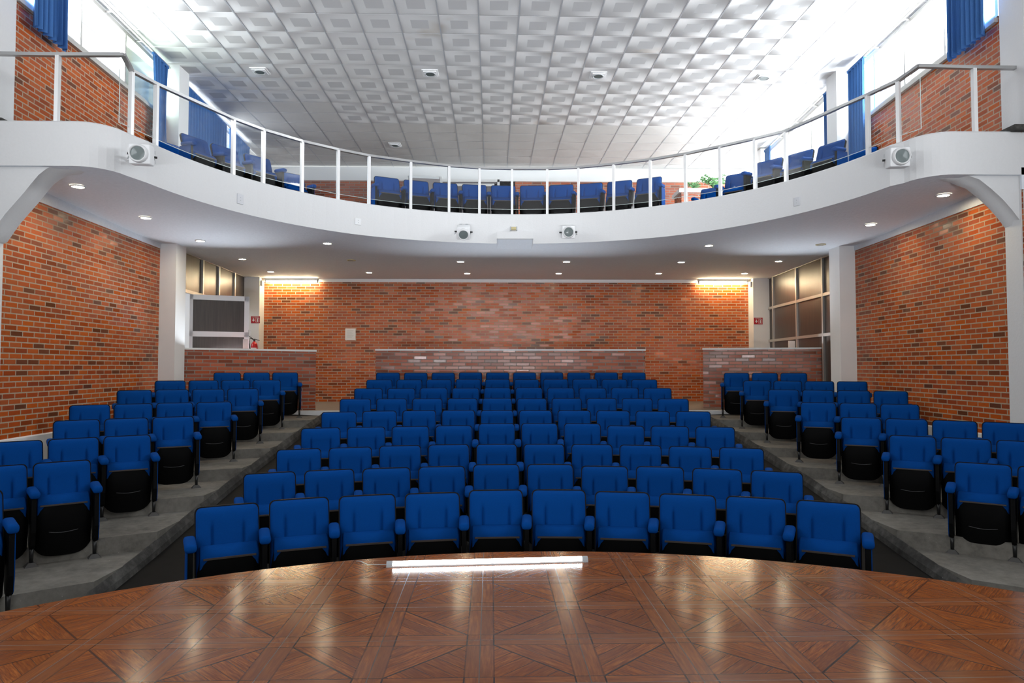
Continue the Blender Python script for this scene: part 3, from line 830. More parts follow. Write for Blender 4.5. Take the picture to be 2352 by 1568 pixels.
# ------------------------------------------------------------------ small wall fittings
def sign(label, x, y, z, w=.22, h=.17):
    t = thing('extinguisher_sign', label, 'sign', (x, y, z), 0, 'red extinguisher signs')
    mb = MB(); mb.box(-w/2, w/2, -.008, 0, -h/2, h/2); mb.build('sign_plate', M['signred'], t)
    mb = MB(); yy = -.0095
    def q(a, b, c, d): mb.box(a, b, yy, -.008, c, d)
    # arrow pointing down
    q(-.063, -.035, -.005, .035)
    mb.face([(-.085, yy, -.005), (-.013, yy, -.005), (-.049, yy, -.05)])
    # extinguisher pictogram in a white frame
    for (a, b, c, d) in ((.005, .011, -.065, .045), (.089, .095, -.065, .045), (.005, .095, .039, .045), (.005, .095, -.065, -.059)): q(a, b, c, d)
    q(.035, .067, -.05, .012); q(.044, .058, .012, .022); q(.03, .075, .022, .03)
    mb.build('pictogram', M['paper'], t)
    cu = bpy.data.curves.new('sign_text', 'FONT'); cu.body = 'EXTINTOR'; cu.size = .03; cu.align_x = 'CENTER'; cu.extrude = .0006
    o = bpy.data.objects.new('sign_text', cu); COL.objects.link(o)
    me = bpy.data.meshes.new_from_object(o.evaluated_get(bpy.context.evaluated_depsgraph_get()))
    bpy.data.objects.remove(o)
    me.materials.clear(); me.materials.append(M['paper'])
    o = bpy.data.objects.new('lettering', me); COL.objects.link(o); o.parent = t; o.location = (0, -.0088, .055); o.rotation_euler = (pi/2, 0, 0)
    return t
pL = aty(587, 734, 17.55); pR = aty(1741.5, 737, 17.55)
sign('red fire extinguisher sign on the white left rear pier', pL.x+.0, 17.549, pL.z)
sign('red fire extinguisher sign on the white right rear pier', pR.x, 17.549, pR.z)
# fire extinguisher hanging on the left pier
fe = thing('fire_extinguisher', 'red fire extinguisher with pale label hanging on the left rear pier', 'fire extinguisher', (aty(584, 790, 17.43).x, 17.43, .12))
prof = [(.0, 0), (.075, 0), (.08, .02), (.08, .40), (.072, .45), (.045, .49), (.022, .505), (.022, .53)]
mb = MB(); mb.grid([[(r*cos(2*pi*k/20), r*sin(2*pi*k/20), z) for r, z in prof] for k in range(20)], wrap=True); mb.build('cylinder', M['red'], fe)
mb = MB(); mb.grid([[(.0815*cos(a), .0815*sin(a), z) for z in (.06, .36)] for a in [-pi*.78+pi*.62*k/10 for k in range(11)]]); mb.build('label_band', M['paper'], fe)
mb = MB(); mb.box(.02, .05, -.085, -.08, .15, .26); mb.box(.0, .06, -.084, -.08, .20, .22); mb.build('label_print', M['ink'], fe)
mb = MB(); mb.tube([(0, 0, .52), (0, 0, .57)], .024, 10); mb.bar((-.02, 0, .57), (-.15, 0, .66), .02, .014); mb.bar((.0, 0, .575), (.13, 0, .54), .02, .014); mb.build('valve_handle', M['blackmetal'], fe)
mb = MB(); mb.tube([(-.02, 0, .56), (-.10, 0, .60), (-.13, 0, .5), (-.10, 0, .3), (-.095, 0, .1)], .011, 8); mb.build('hose', M['black'], fe)
# small boxes on piers, notice, outlets
p = aty(599, 650, 17.6); mb = MB(); mb.box(-5.985, -5.93, 17.6, 17.68, p.z-.06, p.z+.07); tag(mb.build('junction_box', M['grey'], world=True), 'small grey box high on the left rear pier', 'box', 'small boxes high on the rear piers')
p = aty(1728, 652, 17.6); mb = MB(); mb.box(6.38, 6.435, 17.6, 17.68, p.z-.07, p.z+.06); tag(mb.build('junction_box', M['grey'], world=True), 'small grey box high on the right rear pier', 'box', 'small boxes high on the rear piers')
p0, p1 = aty(793, 781, YB), aty(817, 754, YB)
nt_ = thing('notice', 'white paper notice stuck on the brick back wall', 'notice', (p0.x, YB, p0.z))
mb = MB(); mb.box(p0.x, p1.x, YB-.012, YB, p0.z, p1.z); mb.build('sheet', M['paper'], nt_, world=True)
mb = MB()
for k in range(9):
    z = p1.z-.05-.022*k; mb.box(p0.x+.05, p1.x-.05-.02*(k % 3), YB-.0135, YB-.012, z-.004, z)
mb.build('printed_lines', M['ink'], nt_, world=True)
for lab, u, v, mt, w, h in (('blank square cover plate on the left of the balcony front', 551, 457, 'grey2', .055, .075), ('white outlet plate on the balcony front, left of the middle spotlights', 822, 509, 'white', .055, .055), ('blank square cover plate on the right of the balcony front', 1831, 463, 'grey2', .055, .065)):
    d = ray(u, v); 
    # meet the front circle
    t_ = d.y; kx, ky = d.x, d.y
    A = kx*kx+ky*ky; Bq = -2*(kx*FX+ky*FY); Cq = FX*FX+FY*FY-FR*FR
    s_ = (-Bq+sqrt(Bq*Bq-4*A*Cq))/(2*A); p = d*s_
    ang = atan2(p.y-FY, p.x-FX)
    t = thing('cover_plate', lab, 'plate', (p.x, p.y, p.z), ang-pi/2, 'cover plates on the balcony front')
    mb = MB(); rbox(mb, 0, -.008, 0, w*2, .014, h*2, .006); 
    mb.build('plate', M['white'] if mt == 'white' else simple('pale_grey_plate', (.62, .63, .66), .6), t)
    mb = MB()
    for z in (-.02, .02): mb.tube([(0, -.018, z), (0, -.012, z)], .006, 8)
    mb.build('screw', M['grey'], t)
# beige sensor above the small block in the middle of the balcony front
p = aty(1180, 524, 12.6)
t = thing('sensor_box', 'small beige box in a grey clip at the middle of the balcony front', 'box', (p.x, 12.66, p.z))
mb = MB(); rbox(mb, 0, -.03, 0, .09, .06, .055, .006); mb.build('case', M['beige'], t)
mb = MB(); mb.box(-.065, -.045, -.05, .03, -.034, .034); mb.box(.045, .065, -.05, .03, -.034, .034); mb.build('clip', M['grey'], t)

# fluorescent fittings over the rear brick wall
for lab, u0, u1, v in (('lit fluorescent tube fitting at the left end of the back wall', 612, 728, 640), ('lit fluorescent tube fitting at the right end of the back wall', 1606, 1715, 643)):
    a, b = aty(u0, v, 17.75), aty(u1, v, 17.75)
    t = thing('fluorescent_light', lab, 'light', ((a.x+b.x)/2, 17.75, 2.17), 0, 'fluorescent fittings over the back wall')
    mb = MB(); mb.box(a.x-.03, b.x+.03, 17.72, 17.80, 2.185, 2.245); mb.build('housing', M['white'], t, world=True)
    mb = MB(); mb.tube([(a.x, 17.74, 2.16), (b.x, 17.74, 2.16)], .018, 10); mb.build('tube', M['lamp_tube'], t, world=True)
    mb = MB()
    for x in (a.x-.015, b.x+.015): mb.box(x-.012, x+.012, 17.72, 17.77, 2.13, 2.20)
    mb.build('socket', M['grey'], t, world=True)

# LED batten lying on the stage
a, b = atz(888, 1293, SZ+.02), atz(1349, 1281, SZ+.02)
L = hypot(b.x-a.x, b.y-a.y); rz = atan2(b.y-a.y, b.x-a.x)
led = thing('led_batten', 'lit white tube light batten lying on the stage edge', 'light', ((a.x+b.x)/2, (a.y+b.y)/2, SZ), rz)
mb = MB(); prof = [(-.027, .0), (-.027, .008), (-.015, .012), (.015, .012), (.027, .008), (.027, .0)]
mb.extrude_x(prof, -L/2+.03, L/2-.03)
for k in range(80):
    x = -L/2+.05+k*(L-.1)/79; mb.box(x-.002, x+.002, -.030, -.026, .0, .010)
mb.build('ribbed_base', M['rail'], led)
mb = MB(); mb.grid([[(x, .021*cos(q), .010+.021*sin(q)) for x in (-L/2+.035, L/2-.035)] for q in [pi*k/10 for k in range(11)]]); mb.build('diffuser', M['lamp_led'], led)
for s in (-1, 1):
    mb = MB(); prof = [(.028*cos(pi*k/8), .0+.033*sin(pi*k/8)) for k in range(9)]
    mb.extrude_x(prof, s*L/2-.038*(s > 0), s*L/2+.038*(s < 0)); mb.build('end_cap', M['grey'], led)
mb = MB(); mb.tube([(-L/2, 0, .012), (-L/2-.06, .02, .008), (-L/2-.12, .03, .006), (-L/2-.17, .06, .02), (-L/2-.20, .12, .006), (-L/2-.22, .22, -.10)], .0026, 6); mb.build('cable', M['grey'], led)

# ------------------------------------------------------------------ downlights in the balcony underside
DL = [(179, 427), (335, 499), (460, 552), (557, 594), (622, 623), (752, 558), (848, 625), (1058, 600), (1073, 627), (1301, 600), (1283, 627), (1565, 601), (1513, 627), (1628, 563), (1788, 599), (1710, 627), (1999, 515), (2167, 447)]
OFF = [(807, 597), (1885, 561)]
dl = sorted([(atsoff(u, v), True) for u, v in DL]+[(atsoff(u, v), False) for u, v in OFF], key=lambda q: q[0].y)
rows = []
for p, on in dl:
    if rows and abs(rows[-1][-1][0].y-p.y) < .75: rows[-1].append((p, on))
    else: rows.append([(p, on)])
rown = ['the front row', 'the second row', 'the third row', 'the fourth row', 'the rearmost row', 'the last row']
ordn = ['leftmost', 'second from left', 'third from left', 'fourth from left', 'fifth from left', 'rightmost']
for ri, r in enumerate(rows):
    r.sort(key=lambda q: q[0].x)
    for ci, (p, on) in enumerate(r):
        nm = 'rightmost' if ci == len(r)-1 and len(r) > 1 else ordn[ci]
        t = thing('downlight', '%s round downlight under the balcony, %s in %s' % ('lit' if on else 'unlit', nm, rown[ri]), 'light', (p.x, p.y, p.z), 0, 'round downlights under the balcony')
        mb = MB(); mb.grid([[(rr*cos(2*pi*k/24), rr*sin(2*pi*k/24), z) for rr, z in ((.090, 0), (.088, -.012), (.072, -.016), (.068, -.004))] for k in range(24)], wrap=True); mb.build('trim_ring', M['white'] if on else M['beige'], t)
        mb = MB(); mb.grid([[(rr*cos(2*pi*k/24), rr*sin(2*pi*k/24), z) for rr, z in ((.0, -.014), (.045, -.013), (.069, -.006))] for k in range(24)], wrap=True); mb.build('lens', M['lamp_warm'] if on else M['grey'], t)

# ------------------------------------------------------------------ spotlights on the balcony front
def front_at(u, v):
    d = ray(u, v); A = d.x*d.x+d.y*d.y; Bq = -2*(d.x*FX+d.y*FY); Cq = FX*FX+FY*FY-FR*FR
    D = Bq*Bq-4*A*Cq
    s_ = (-Bq+sqrt(D))/(2*A); return d*s_
def spot(label, p, nrm, aim, sc=1.0):
    """can of the lamp with its yoke; nrm = wall normal angle, aim = direction of the lens"""
    t = thing('spotlight', label, 'spotlight', p, 0, 'white stage spotlights on the balcony front')
    a = Vector(aim).normalized(); up = Vector((0, 0, 1)); r = a.cross(up).normalized(); u2 = r.cross(a)
    def W(x, y, z): return (r*x + a*y + u2*z)*sc
    def tr(mb): mb.v = [tuple(W(*v)) for v in mb.v]; return mb
    mb = MB(); rbox(mb, 0, .02, 0, .235, .17, .235, .018); tr(mb).build('lamp_housing', M['white'], t)
    mb = MB(); mb.grid([[(rr*cos(2*pi*k/24), y, rr*sin(2*pi*k/24)) for rr, y in ((.108, .09), (.108, .13), (.10, .165), (.088, .17), (.082, .15))] for k in range(24)], wrap=True); tr(mb).build('front_ring', M['plaster'], t)
    mb = MB(); mb.grid([[(rr*cos(2*pi*k/24), y, rr*sin(2*pi*k/24)) for rr, y in ((.0, .163), (.05, .158), (.084, .15))] for k in range(24)], wrap=True); tr(mb).build('lens', M['lens'], t)
    mb = MB()
    for z in (-.055, -.03):
        for x in (-.055, .055): mb.box(x-.022, x+.022, z-.05, z-.038, .1095, .1115)
    for s in (-1, 1):
        for z in (-.055, .055):
            for y in (-.06, -.1): mb.box(s*.1095 if s > 0 else s*.1115, s*.1115 if s > 0 else s*.1095, y-.006, y+.006, z-.022, z+.022)
    tr(mb).build('vent_slots', M['grey'], t)
    mb = MB(); n = Vector((cos(nrm), sin(nrm), 0)); q = Vector((-n.y, n.x, 0))
    wallp = -n*.21
    mb.bar(wallp+q*.135+Vector((0, 0, .0)), q*.135, .014, .03); mb.bar(wallp-q*.135, -q*.135, .014, .03); mb.bar(wallp-q*.142, wallp+q*.142, .014, .05)
    mb.build('yoke', M['white'], t)
    mb = MB()
    for s in (-1, 1): mb.tube([q*(s*.115), q*(s*.16)], .014, 8)
    mb.build('knob', M['blackmetal'], t)
    return t
def near_front(u, v, dist):
    p = front_at(u, v); n = Vector((FX-p.x, FY-p.y, 0)).normalized(); return p, n
pA = aty(327, 357, 8.40); nA = Vector((.55, -.83, 0)).normalized()
spot('white spotlight high on the left corner of the balcony front', pA, atan2(nA.y, nA.x), (.12, -1, -.10), 1.0)
pB = aty(2060, 364, 8.52); nB = Vector((-.55, -.83, 0)).normalized()
spot('white spotlight high on the right corner of the balcony front', pB, atan2(nB.y, nB.x), (-.12, -1, -.08), 1.0)
for lab, u, v, aim in (('white spotlight left of the middle of the balcony front', 1061, 537, (.03, -1, -.62)), ('white spotlight right of the middle of the balcony front', 1308, 538, (-.05, -1, -.18))):
    p, n = near_front(u, v, .2)
    spot(lab, p+n*.2, atan2(n.y, n.x), aim, .98)

# ------------------------------------------------------------------ railing with glass
POST = [(130, 127, 286), (300, 142, 298), (357, 178, 326), (535, 274, 397), (604, 300, 418), (693, 326, 441), (776, 345, 456), (847, 359, 467), (943, 372, 480), (1031, 382, 486), (1101, 387, 489), (1176, 389, 490), (1257, 389, 490), (1329, 386, 486), (1410, 378, 482), (1494, 368, 473), (1575, 355, 464), (1655, 338, 451), (1735, 320, 435), (1806, 303, 418), (1995, 218, 356), (2065, 178, 323), (2240, 152, 308)]
def on_curve(u, v):
    d = ray(u, v); best = None
    for i in range(len(curve)-1):
        a, b = Vector((*innr[i], 0)), Vector((*innr[i+1], 0)); a0, b0 = Vector((*curve[i], 0)), Vector((*curve[i+1], 0))
        a, b = a0*.55+a*.45, b0*.55+b*.45
        e = b-a; den = d.x*e.y-d.y*e.x
        if abs(den) < 1e-9: continue
        t = (a.x*e.y-a.y*e.x)/den; w_ = (a.x*d.y-a.y*d.x)/den
        if -1e-6 <= w_ <= 1+1e-6 and t > 0:
            if best is None or t < best[0]: best = (t, a+e*w_, e.normalized())
    return best[1], best[2]
PP = []
for u, v1, v0 in POST:
    p, t = on_curve(u, v0); dd = aty(u, v1, p.y); PP.append((p.x, p.y, zt(p.y), max(3.50, min(3.66, dd.z)), t))
rail = thing('railing', 'balcony railing of pale metal posts, grey handrail and glass panels', 'railing', (FX, FY+FR, 2.80))
for x, y, z0, z1, t in PP:
    mb = MB(); a = t*.022; n = Vector((-t.y, t.x, 0))*.028
    c = Vector((x, y, 0))
    mb.hexa([c-a-n+Vector((0,0,z0-.002)), c+a-n+Vector((0,0,z0-.002)), c+a+n+Vector((0,0,z0-.002)), c-a+n+Vector((0,0,z0-.002)), c-a-n+Vector((0,0,z1)), c+a-n+Vector((0,0,z1)), c+a+n+Vector((0,0,z1)), c-a+n+Vector((0,0,z1))])
    mb.build('post', M['rail'], rail, world=True)
mb = MB()
ends = [Vector((-6.05, YSL+.07, PP[0][3]+.02))]
cl = aty(283, 126, 8.28); ends.append(Vector((cl.x, cl.y, cl.z)))
chain = ends[:1]+[Vector((PP[0][0], PP[0][1], PP[0][3]+.012)), ends[1]]+[Vector((q[0], q[1], q[3]+.012)) for q in PP[1:21]]
cr = aty(2110, 152, 8.42)
chain += [Vector((PP[21][0], PP[21][1], PP[21][3]+.012)), Vector((cr.x, cr.y, cr.z)), Vector((PP[22][0], PP[22][1], PP[22][3]+.012)), Vector((6.6, YSR+.07, PP[22][3]+.012))]
for p, q in zip(chain, chain[1:]):
    if (q-p).length > .02: mb.bar(p-(q-p).normalized()*.01, q+(q-p).normalized()*.01, .055, .038)
mb.build('handrail', M['metal'], rail, world=True)
for k in range(1, 22):
    a, b = PP[k], PP[k+1] if k+1 < len(PP) else None
    if k == 21: break
    n = Vector((-a[4].y, a[4].x, 0))*.0
    mid = []
    segs = 6 if (b[0]-a[0])**2+(b[1]-a[1])**2 > .8 else 1
    pts = []
    for s in range(segs+1):
        f = s/segs; x = a[0]+(b[0]-a[0])*f; y = a[1]+(b[1]-a[1])*f
        if segs > 1:
            ang = atan2(y-FY, x-FX); rr = FR+.07; x, y = FX+rr*cos(ang), FY+rr*sin(ang)
        pts.append((x, y, a[2]+(b[2]-a[2])*f, a[3]+(b[3]-a[3])*f))
    mb = MB()
    for p, q in zip(pts, pts[1:]):
        mb.face([(p[0], p[1], p[2]+.10), (q[0], q[1], q[2]+.10), (q[0], q[1], q[3]-.02), (p[0], p[1], p[3]-.02)])
    for p, q in zip(pts, pts[1:]):
        mb.bar((p[0], p[1], p[2]+.10), (q[0], q[1], q[2]+.10), .008, .006, 1)
    mb.build('glass_panel', [M['glass'], simple('glass_edge', (.55, .62, .60), .2)] if k == 1 else [M['glass'], bpy.data.materials['glass_edge']], rail, world=True)

for (k, uu, vv) in ((1, 273, 290), (21, 2116, 306)):
    p, t = on_curve(uu, vv); a = PP[k]
    mb = MB(); q0, q1 = (a[0], a[1], a[2]+.10, a[3]-.02), (p.x, p.y, zt(p.y)+.10, a[3]-.04)
    mb.face([(q0[0], q0[1], q0[2]), (q1[0], q1[1], q1[2]), (q1[0], q1[1], q1[3]), (q0[0], q0[1], q0[3])])
    mb.bar((q0[0], q0[1], q0[2]), (q1[0], q1[1], q1[2]), .008, .006, 1); mb.bar((q1[0], q1[1], q1[2]), (q1[0], q1[1], q1[3]), .008, .006, 1, (0, 1, 0))
    mb.build('glass_panel', [M['glass'], bpy.data.materials['glass_edge']], rail, world=True)

# ------------------------------------------------------------------ theatre chairs
HW = .228
def back_pt(s, t, front=True, grow=0.0, depth=.075):
    z0, z1 = .36-grow, .85+grow
    z = z0+(z1-z0)*t
    w = HW+grow
    rc_ = .045
    if z > z1-rc_:
        q = (z-(z1-rc_))/rc_; w -= rc_*(1-sqrt(max(0, 1-q*q)))*.9
    yb = -(.85-z)*.30
    if front:
        e = max(0.0, 1-abs(s)**7)**.5; et = max(0.0, 1-max(0, (t-.90)/.10)**2)**.5
        d = depth*(.35+.65*min(e, et))
        if t < .80:
            fade = min(1, (.80-t)/.12)
            for g in (-.5, .5): d -= .030*math.exp(-((s-g)/.040)**2)*fade
            if abs(s) < .5: d -= .006*fade
        y = yb-d
    else: y = yb
    return (s*w, y, z)
SS = [-1, -.985, -.95, -.88, -.75, -.62, -.56, -.52, -.5, -.48, -.44, -.38, -.2, 0]
SS = SS+[-q for q in SS[-2::-1]]
TT = [0, .15, .35, .55, .66, .72, .78, .84, .90, .94, .97, .99, 1]
CHM = {}
def chair_meshes():
    def keep(k, mb, mat, fix=True):
        o = mb.build(k, mat, fix=fix); CHM[k] = o.data; bpy.data.objects.remove(o)
    mb = MB(); mb.grid([[back_pt(s, t) for t in TT] for s in SS]); keep('backrest', mb, M['blue'], False)
    mb = MB()
    f = [[back_pt(s, t, False, .007) for t in TT] for s in SS]
    f = [[(x, y-.030, z) for x, y, z in r] for r in f]; bk = [[(x, y+.028+.02*(1-abs(SS[i])**2), z-.004) for x, y, z in r] for i, r in enumerate(f)]
    mb.grid(f); mb.grid(bk)
    rim = [f[0][k] for k in range(len(TT))]+[f[i][-1] for i in range(1, len(SS))]+[f[-1][k] for k in range(len(TT)-2, -1, -1)]
    rim2 = [bk[0][k] for k in range(len(TT))]+[bk[i][-1] for i in range(1, len(SS))]+[bk[-1][k] for k in range(len(TT)-2, -1, -1)]
    mb.grid([rim, rim2]); keep('back_shell', mb, M['black'])
    # tipped-up seat
    prof = [(-.150, .585), (-.180, .592), (-.222, .580), (-.262, .548), (-.280, .515), (-.274, .485), (-.235, .30), (-.205, .15), (-.15, .15), (-.16, .35)]
    mb = MB(); mb.extrude_x(prof, -.207, .207, smooth=True, inset=.08); keep('seat_cushion', mb, M['blue'])
    mb = MB(); n = 14; G = []
    for i in range(n+1):
        s = -1+2*i/n; row = []
        for k in range(11):
            t = k/10; zb_ = .058+.085*abs(s)**4
            z = .508-t*(.508-zb_); w_ = .207+.020*min(1, t*3)
            row.append((s*w_, -.283-.022*sin(pi*t)+.075*t+.030*abs(s)**6, z))
        G.append(row)
    mb.grid(G)
    B2 = [[(x*.97, y+.05, z) for x, y, z in r] for r in G]
    rim = [r[0] for r in G]+[G[-1][k] for k in range(1, 11)]+[G[i][-1] for i in range(n-1, -1, -1)]+[G[0][k] for k in range(9, -1, -1)]
    rm2 = [(x*.97, y+.05, z) for x, y, z in rim]
    mb.grid([rim, rm2])
    keep('seat_pan', mb, M['black'])
    mb = MB(); mb.bar((-.185, -.286, .512), (.185, -.286, .512), .020, .012); keep('edge_strip', mb, M['trimstrip'])
    mb = MB(); mb.tube([(-.115+.23*k/10, -.291-.006*sin(pi*k/10), .285-.012*sin(pi*k/10)) for k in range(11)], .0035, 6); keep('pull_ridge', mb, simple('glossy_black_ridge', (.05, .05, .052), .25))
    mb = MB(); rbox(mb, 0, -.262, .640, .084, .262, .062, .027)
    mb.v = [(x, y, z-(.020*max(0, (-y-.30))/.08 if y < -.30 else 0)) for x, y, z in mb.v]; keep('armrest', mb, M['blue'])
    mb = MB(); prof = [(-.335, .615), (-.10, .615), (-.08, .40), (-.12, .26), (-.16, .175), (-.185, .155), (-.27, .155), (-.315, .19), (-.34, .30)]
    mb.extrude_x(prof, -.018, .018); keep('arm_panel', mb, M['black'])
    for k, s in (('side_cover_l', -1), ('side_cover_r', 1)):
        mb = MB(); p2 = [(y*.97-.006, z*.97+.01) for y, z in prof]; mb.extrude_x(p2, s*.0182 if s > 0 else -.025, .025 if s > 0 else -.0182); keep(k, mb, M['blue'])
    mb = MB(); mb.tube([(0, -.228, .17), (0, -.228, .03)], [.02, .016], 10); keep('leg', mb, M['blackmetal'])
    mb = MB(); mb.hexa([(-.055, -.275, 0), (.055, -.275, 0), (.055, -.18, 0), (-.055, -.18, 0), (-.024, -.25, .035), (.024, -.25, .035), (.024, -.206, .035), (-.024, -.206, .035)]); keep('foot_plate', mb, M['foot'])
chair_meshes()
def add(name, key, parent, x=0):
    o = bpy.data.objects.new(name, CHM[key]); COL.objects.link(o); o.parent = parent; o.location = (x, 0, 0); return o
def make_chair(pitch, left, right, lcover, rcover):
    """one seat; left/right: whether it carries that arm standard"""
    t = thing('theatre_chair', 'x', 'chair', (0, 0, 0))
    add('backrest', 'backrest', t); add('back_shell', 'back_shell', t); add('seat_cushion', 'seat_cushion', t)
    pan = add('seat_pan', 'seat_pan', t); add('edge_strip', 'edge_strip', pan); add('pull_ridge', 'pull_ridge', pan)
    for on, s, cov in ((left, -1, lcover), (right, 1, rcover)):
        if not on: continue
        x = s*pitch/2
        add('armrest', 'armrest', t, x); pn = add('arm_panel', 'arm_panel', t, x)
        if cov: add('side_cover', 'side_cover_l' if s < 0 else 'side_cover_r', pn)
        lg = add('leg', 'leg', t, x); add('foot_plate', 'foot_plate', lg)
    return t
PROTO = {}
def copy_chair(src):
    r = src.copy(); COL.objects.link(r)
    for ch in list(src.children):
        c = ch.copy(); COL.objects.link(c); c.parent = r
        for g in list(ch.children):
            d = g.copy(); COL.objects.link(d); d.parent = c
    return r
def place(pitch, left, right, lc, rc_, x, y, z, rz, label, group, zsc=1.0):
    key = (pitch, left, right, lc, rc_)
    if key not in PROTO: o = PROTO[key] = make_chair(*key)
    else: o = copy_chair(PROTO[key])
    o.location = (x, y, z+ZO); o.rotation_euler = (0, 0, rz); o.scale = (1, 1, zsc)
    o['label'] = label; o['group'] = group; o['category'] = 'chair'
    return o
ORD = ['first', 'second', 'third', 'fourth', 'fifth', 'sixth', 'seventh', 'eighth', 'ninth', 'tenth']
RN = ['front', 'second', 'third', 'fourth', 'fifth', 'sixth', 'seventh', 'eighth', 'rearmost']
P_C, P_S, P_B = .55, .513, .556
for r in range(9):
    for i in range(10):
        a = (i-4.5)*P_C/ROW_R[r]
        x, y = CX+ROW_R[r]*sin(a), CY+ROW_R[r]*cos(a)
        pos = 'leftmost' if i == 0 else 'rightmost' if i == 9 else ORD[i]+' from the left'
        sc = 1.025 if r == 3 and i in (4, 5, 6) else 1.012 if (r, i) in ((0, 4), (0, 5), (1, 5), (1, 4)) else random.uniform(.994, 1.004)
        place(P_C, True, i == 9, i == 0, i == 9, x, y, FLZ[r], -a, 'blue folding theatre chair, %s in the %s row of the central block' % (pos, RN[r]), 'blue chairs of the central block', sc)
# side blocks: inner (aisle) angle and number of seats for each row
SL = {1: (-.742, 1), 2: (-.6322, 3), 3: (-.5505, 3), 4: (-.4907, 3), 5: (-.4327, 4), 6: (-.3910, 4), 7: (-.3560, 4), 8: (-.3287, 3)}
SLdR = {2: .16, 3: .18, 4: -.09, 5: .05, 6: .06, 7: .05, 8: -.06, 1: .15}
SRr = {2: (.6401, 2), 3: (.5581, 3), 4: (.4946, 4), 5: (.4397, 3), 6: (.3936, 4), 7: (.3577, 4), 8: (.3298, 3)}
SRdR = {2: .22, 3: .18, 4: .12, 5: -.15, 6: .04, 7: .03, 8: -.09}
SZL = {1: -.985, 2: -.906, 3: -.771, 4: -.622, 5: -.506, 6: -.351, 7: -.232, 8: -.107}
SZR = {2: -.949, 3: -.787, 4: -.656, 5: -.510, 6: -.371, 7: -.248, 8: -.116}
BK = {8: 'rearmost', 7: 'second row from the rear', 6: 'third row from the rear', 5: 'fourth row from the rear', 4: 'fifth row from the rear', 3: 'sixth row from the rear', 2: 'seventh row from the rear', 1: 'nearest row'}
for side, T, DR, ZZ, s in (('left', SL, SLdR, SZL, -1), ('right', SRr, SRdR, SZR, 1)):
    for k, (a0, n) in T.items():
        R = ROW_R[k]+DR[k]
        for i in range(n):
            a = a0+s*i*P_S/R
            x, y = CX+R*sin(a), CY+R*cos(a)
            w = 'at the aisle' if i == 0 else ORD[i]+' from the aisle'
            rw = 'rearmost row' if k == 8 else BK[k]
            last = i == n-1
            # arms: each chair has the arm on its aisle side, the outermost one also its wall side
            L_, R_ = (last, True) if s < 0 else (True, last)
            lc = (s > 0 and i == 0); rc_ = (s < 0 and i == 0)
            zf = SFL[k]
            place(P_S, L_, R_, lc, rc_, x, y, zf, -a, 'blue folding theatre chair %s, %s, %s block' % (w, rw, side), 'blue chairs of the %s block' % side, (ZZ[k]-zf)/CH)
# balcony chairs
RB = 5.42
BZ = 3.456
for i in range(10):
    a = (i-4.5)*P_B/RB + .012
    place(P_B, True, i == 9, i == 0, i == 9, FX+RB*sin(a), FY+RB*cos(a), BF, -a, 'blue balcony chair, %s in the middle group behind the glass' % ('leftmost' if i == 0 else 'rightmost' if i == 9 else ORD[i]+' from the left'), 'blue chairs in the middle of the balcony', (BZ-BF)/CH)
def bang(u, R):
    best = None
    for i in range(-1500, 1501):
        a = i/1000; x, y = FX+R*sin(a), FY+R*cos(a)
        d = abs((x/y)-ray(u, 400).x/ray(u, 400).y)
        if best is None or d < best[0]: best = (d, a)
    return best[1]
for side, us, s in (('left', (588, 511, 441), -1), ('right', (1770, 1842, 1915), 1)):
    for i, u in enumerate(us):
        a = bang(u, RB); last = i == len(us)-1
        L_, R_ = (last, True) if s < 0 else (True, last)
        place(P_B, L_, R_, s > 0 and i == 0 or s < 0 and last, s < 0 and i == 0 or s > 0 and last, FX+RB*sin(a), FY+RB*cos(a), BF, -a, 'blue balcony chair, %s in the %s group behind the glass' % (('nearest the middle', 'middle one', 'outermost')[i], side), 'blue chairs at the %s of the balcony' % side, (3.39-BF)/CH)
for lab, u, R, z, grp in (('blue balcony chair standing apart behind the left group, farthest from the column', 668, 6.3, 3.5, 'left'), ('blue balcony chair of the second row at the far left by the column', 378, 6.37, 3.52, 'left'),
                     ('blue balcony chair of the second row at the far right by the brick wall', 1988, 6.3, 3.44, 'right'), ('blue balcony chair in front of the planter', 1638, 6.9, 3.5, 'right'), ('blue balcony chair just right of the planter, behind the right group', 1697, 6.3, 3.53, 'right')):
    a = bang(u, R)
    place(P_B, True, True, True, True, FX+R*sin(a), FY+R*cos(a), BF, -a, lab, 'blue chairs at the %s of the balcony' % grp, (z-BF)/CH)

# ------------------------------------------------------------------ balcony rear: doors, planter with plant
mb = MB()
def dbox(u0, u1, z0, z1, y0=YU-.04, y1=YU+.02): x0, x1 = (u0-1146)/F*YU, (u1-1146)/F*YU; mb.box(x0, x1, y0, y1, z0, z1)
dbox(931, 937, 2.6, 5.2); dbox(1010, 1015, 2.6, 5.32); dbox(1142, 1147, 2.6, 5.24); dbox(1015, 1147, 5.17, 5.24); dbox(1041, 1046, 2.6, 5.12); dbox(1135, 1141, 2.6, 5.12); dbox(1041, 1141, 5.05, 5.12)
d3 = struct('door_3', mb, M['rail'])
mb = MB(); dbox(937, 1142, 2.55, 5.17, YU-.01, YU+.01); mb.build('door_panel', M['veneer2'], d3, world=True)
dl3 = thing('door_leaf', 'dark door leaf standing open at the back of the balcony', 'door', (aty(1010, 400, YU-.1).x, YU-.1, BF))
p0 = aty(1008, 400, YU-.12); p1 = aty(938, 400, 18.3)
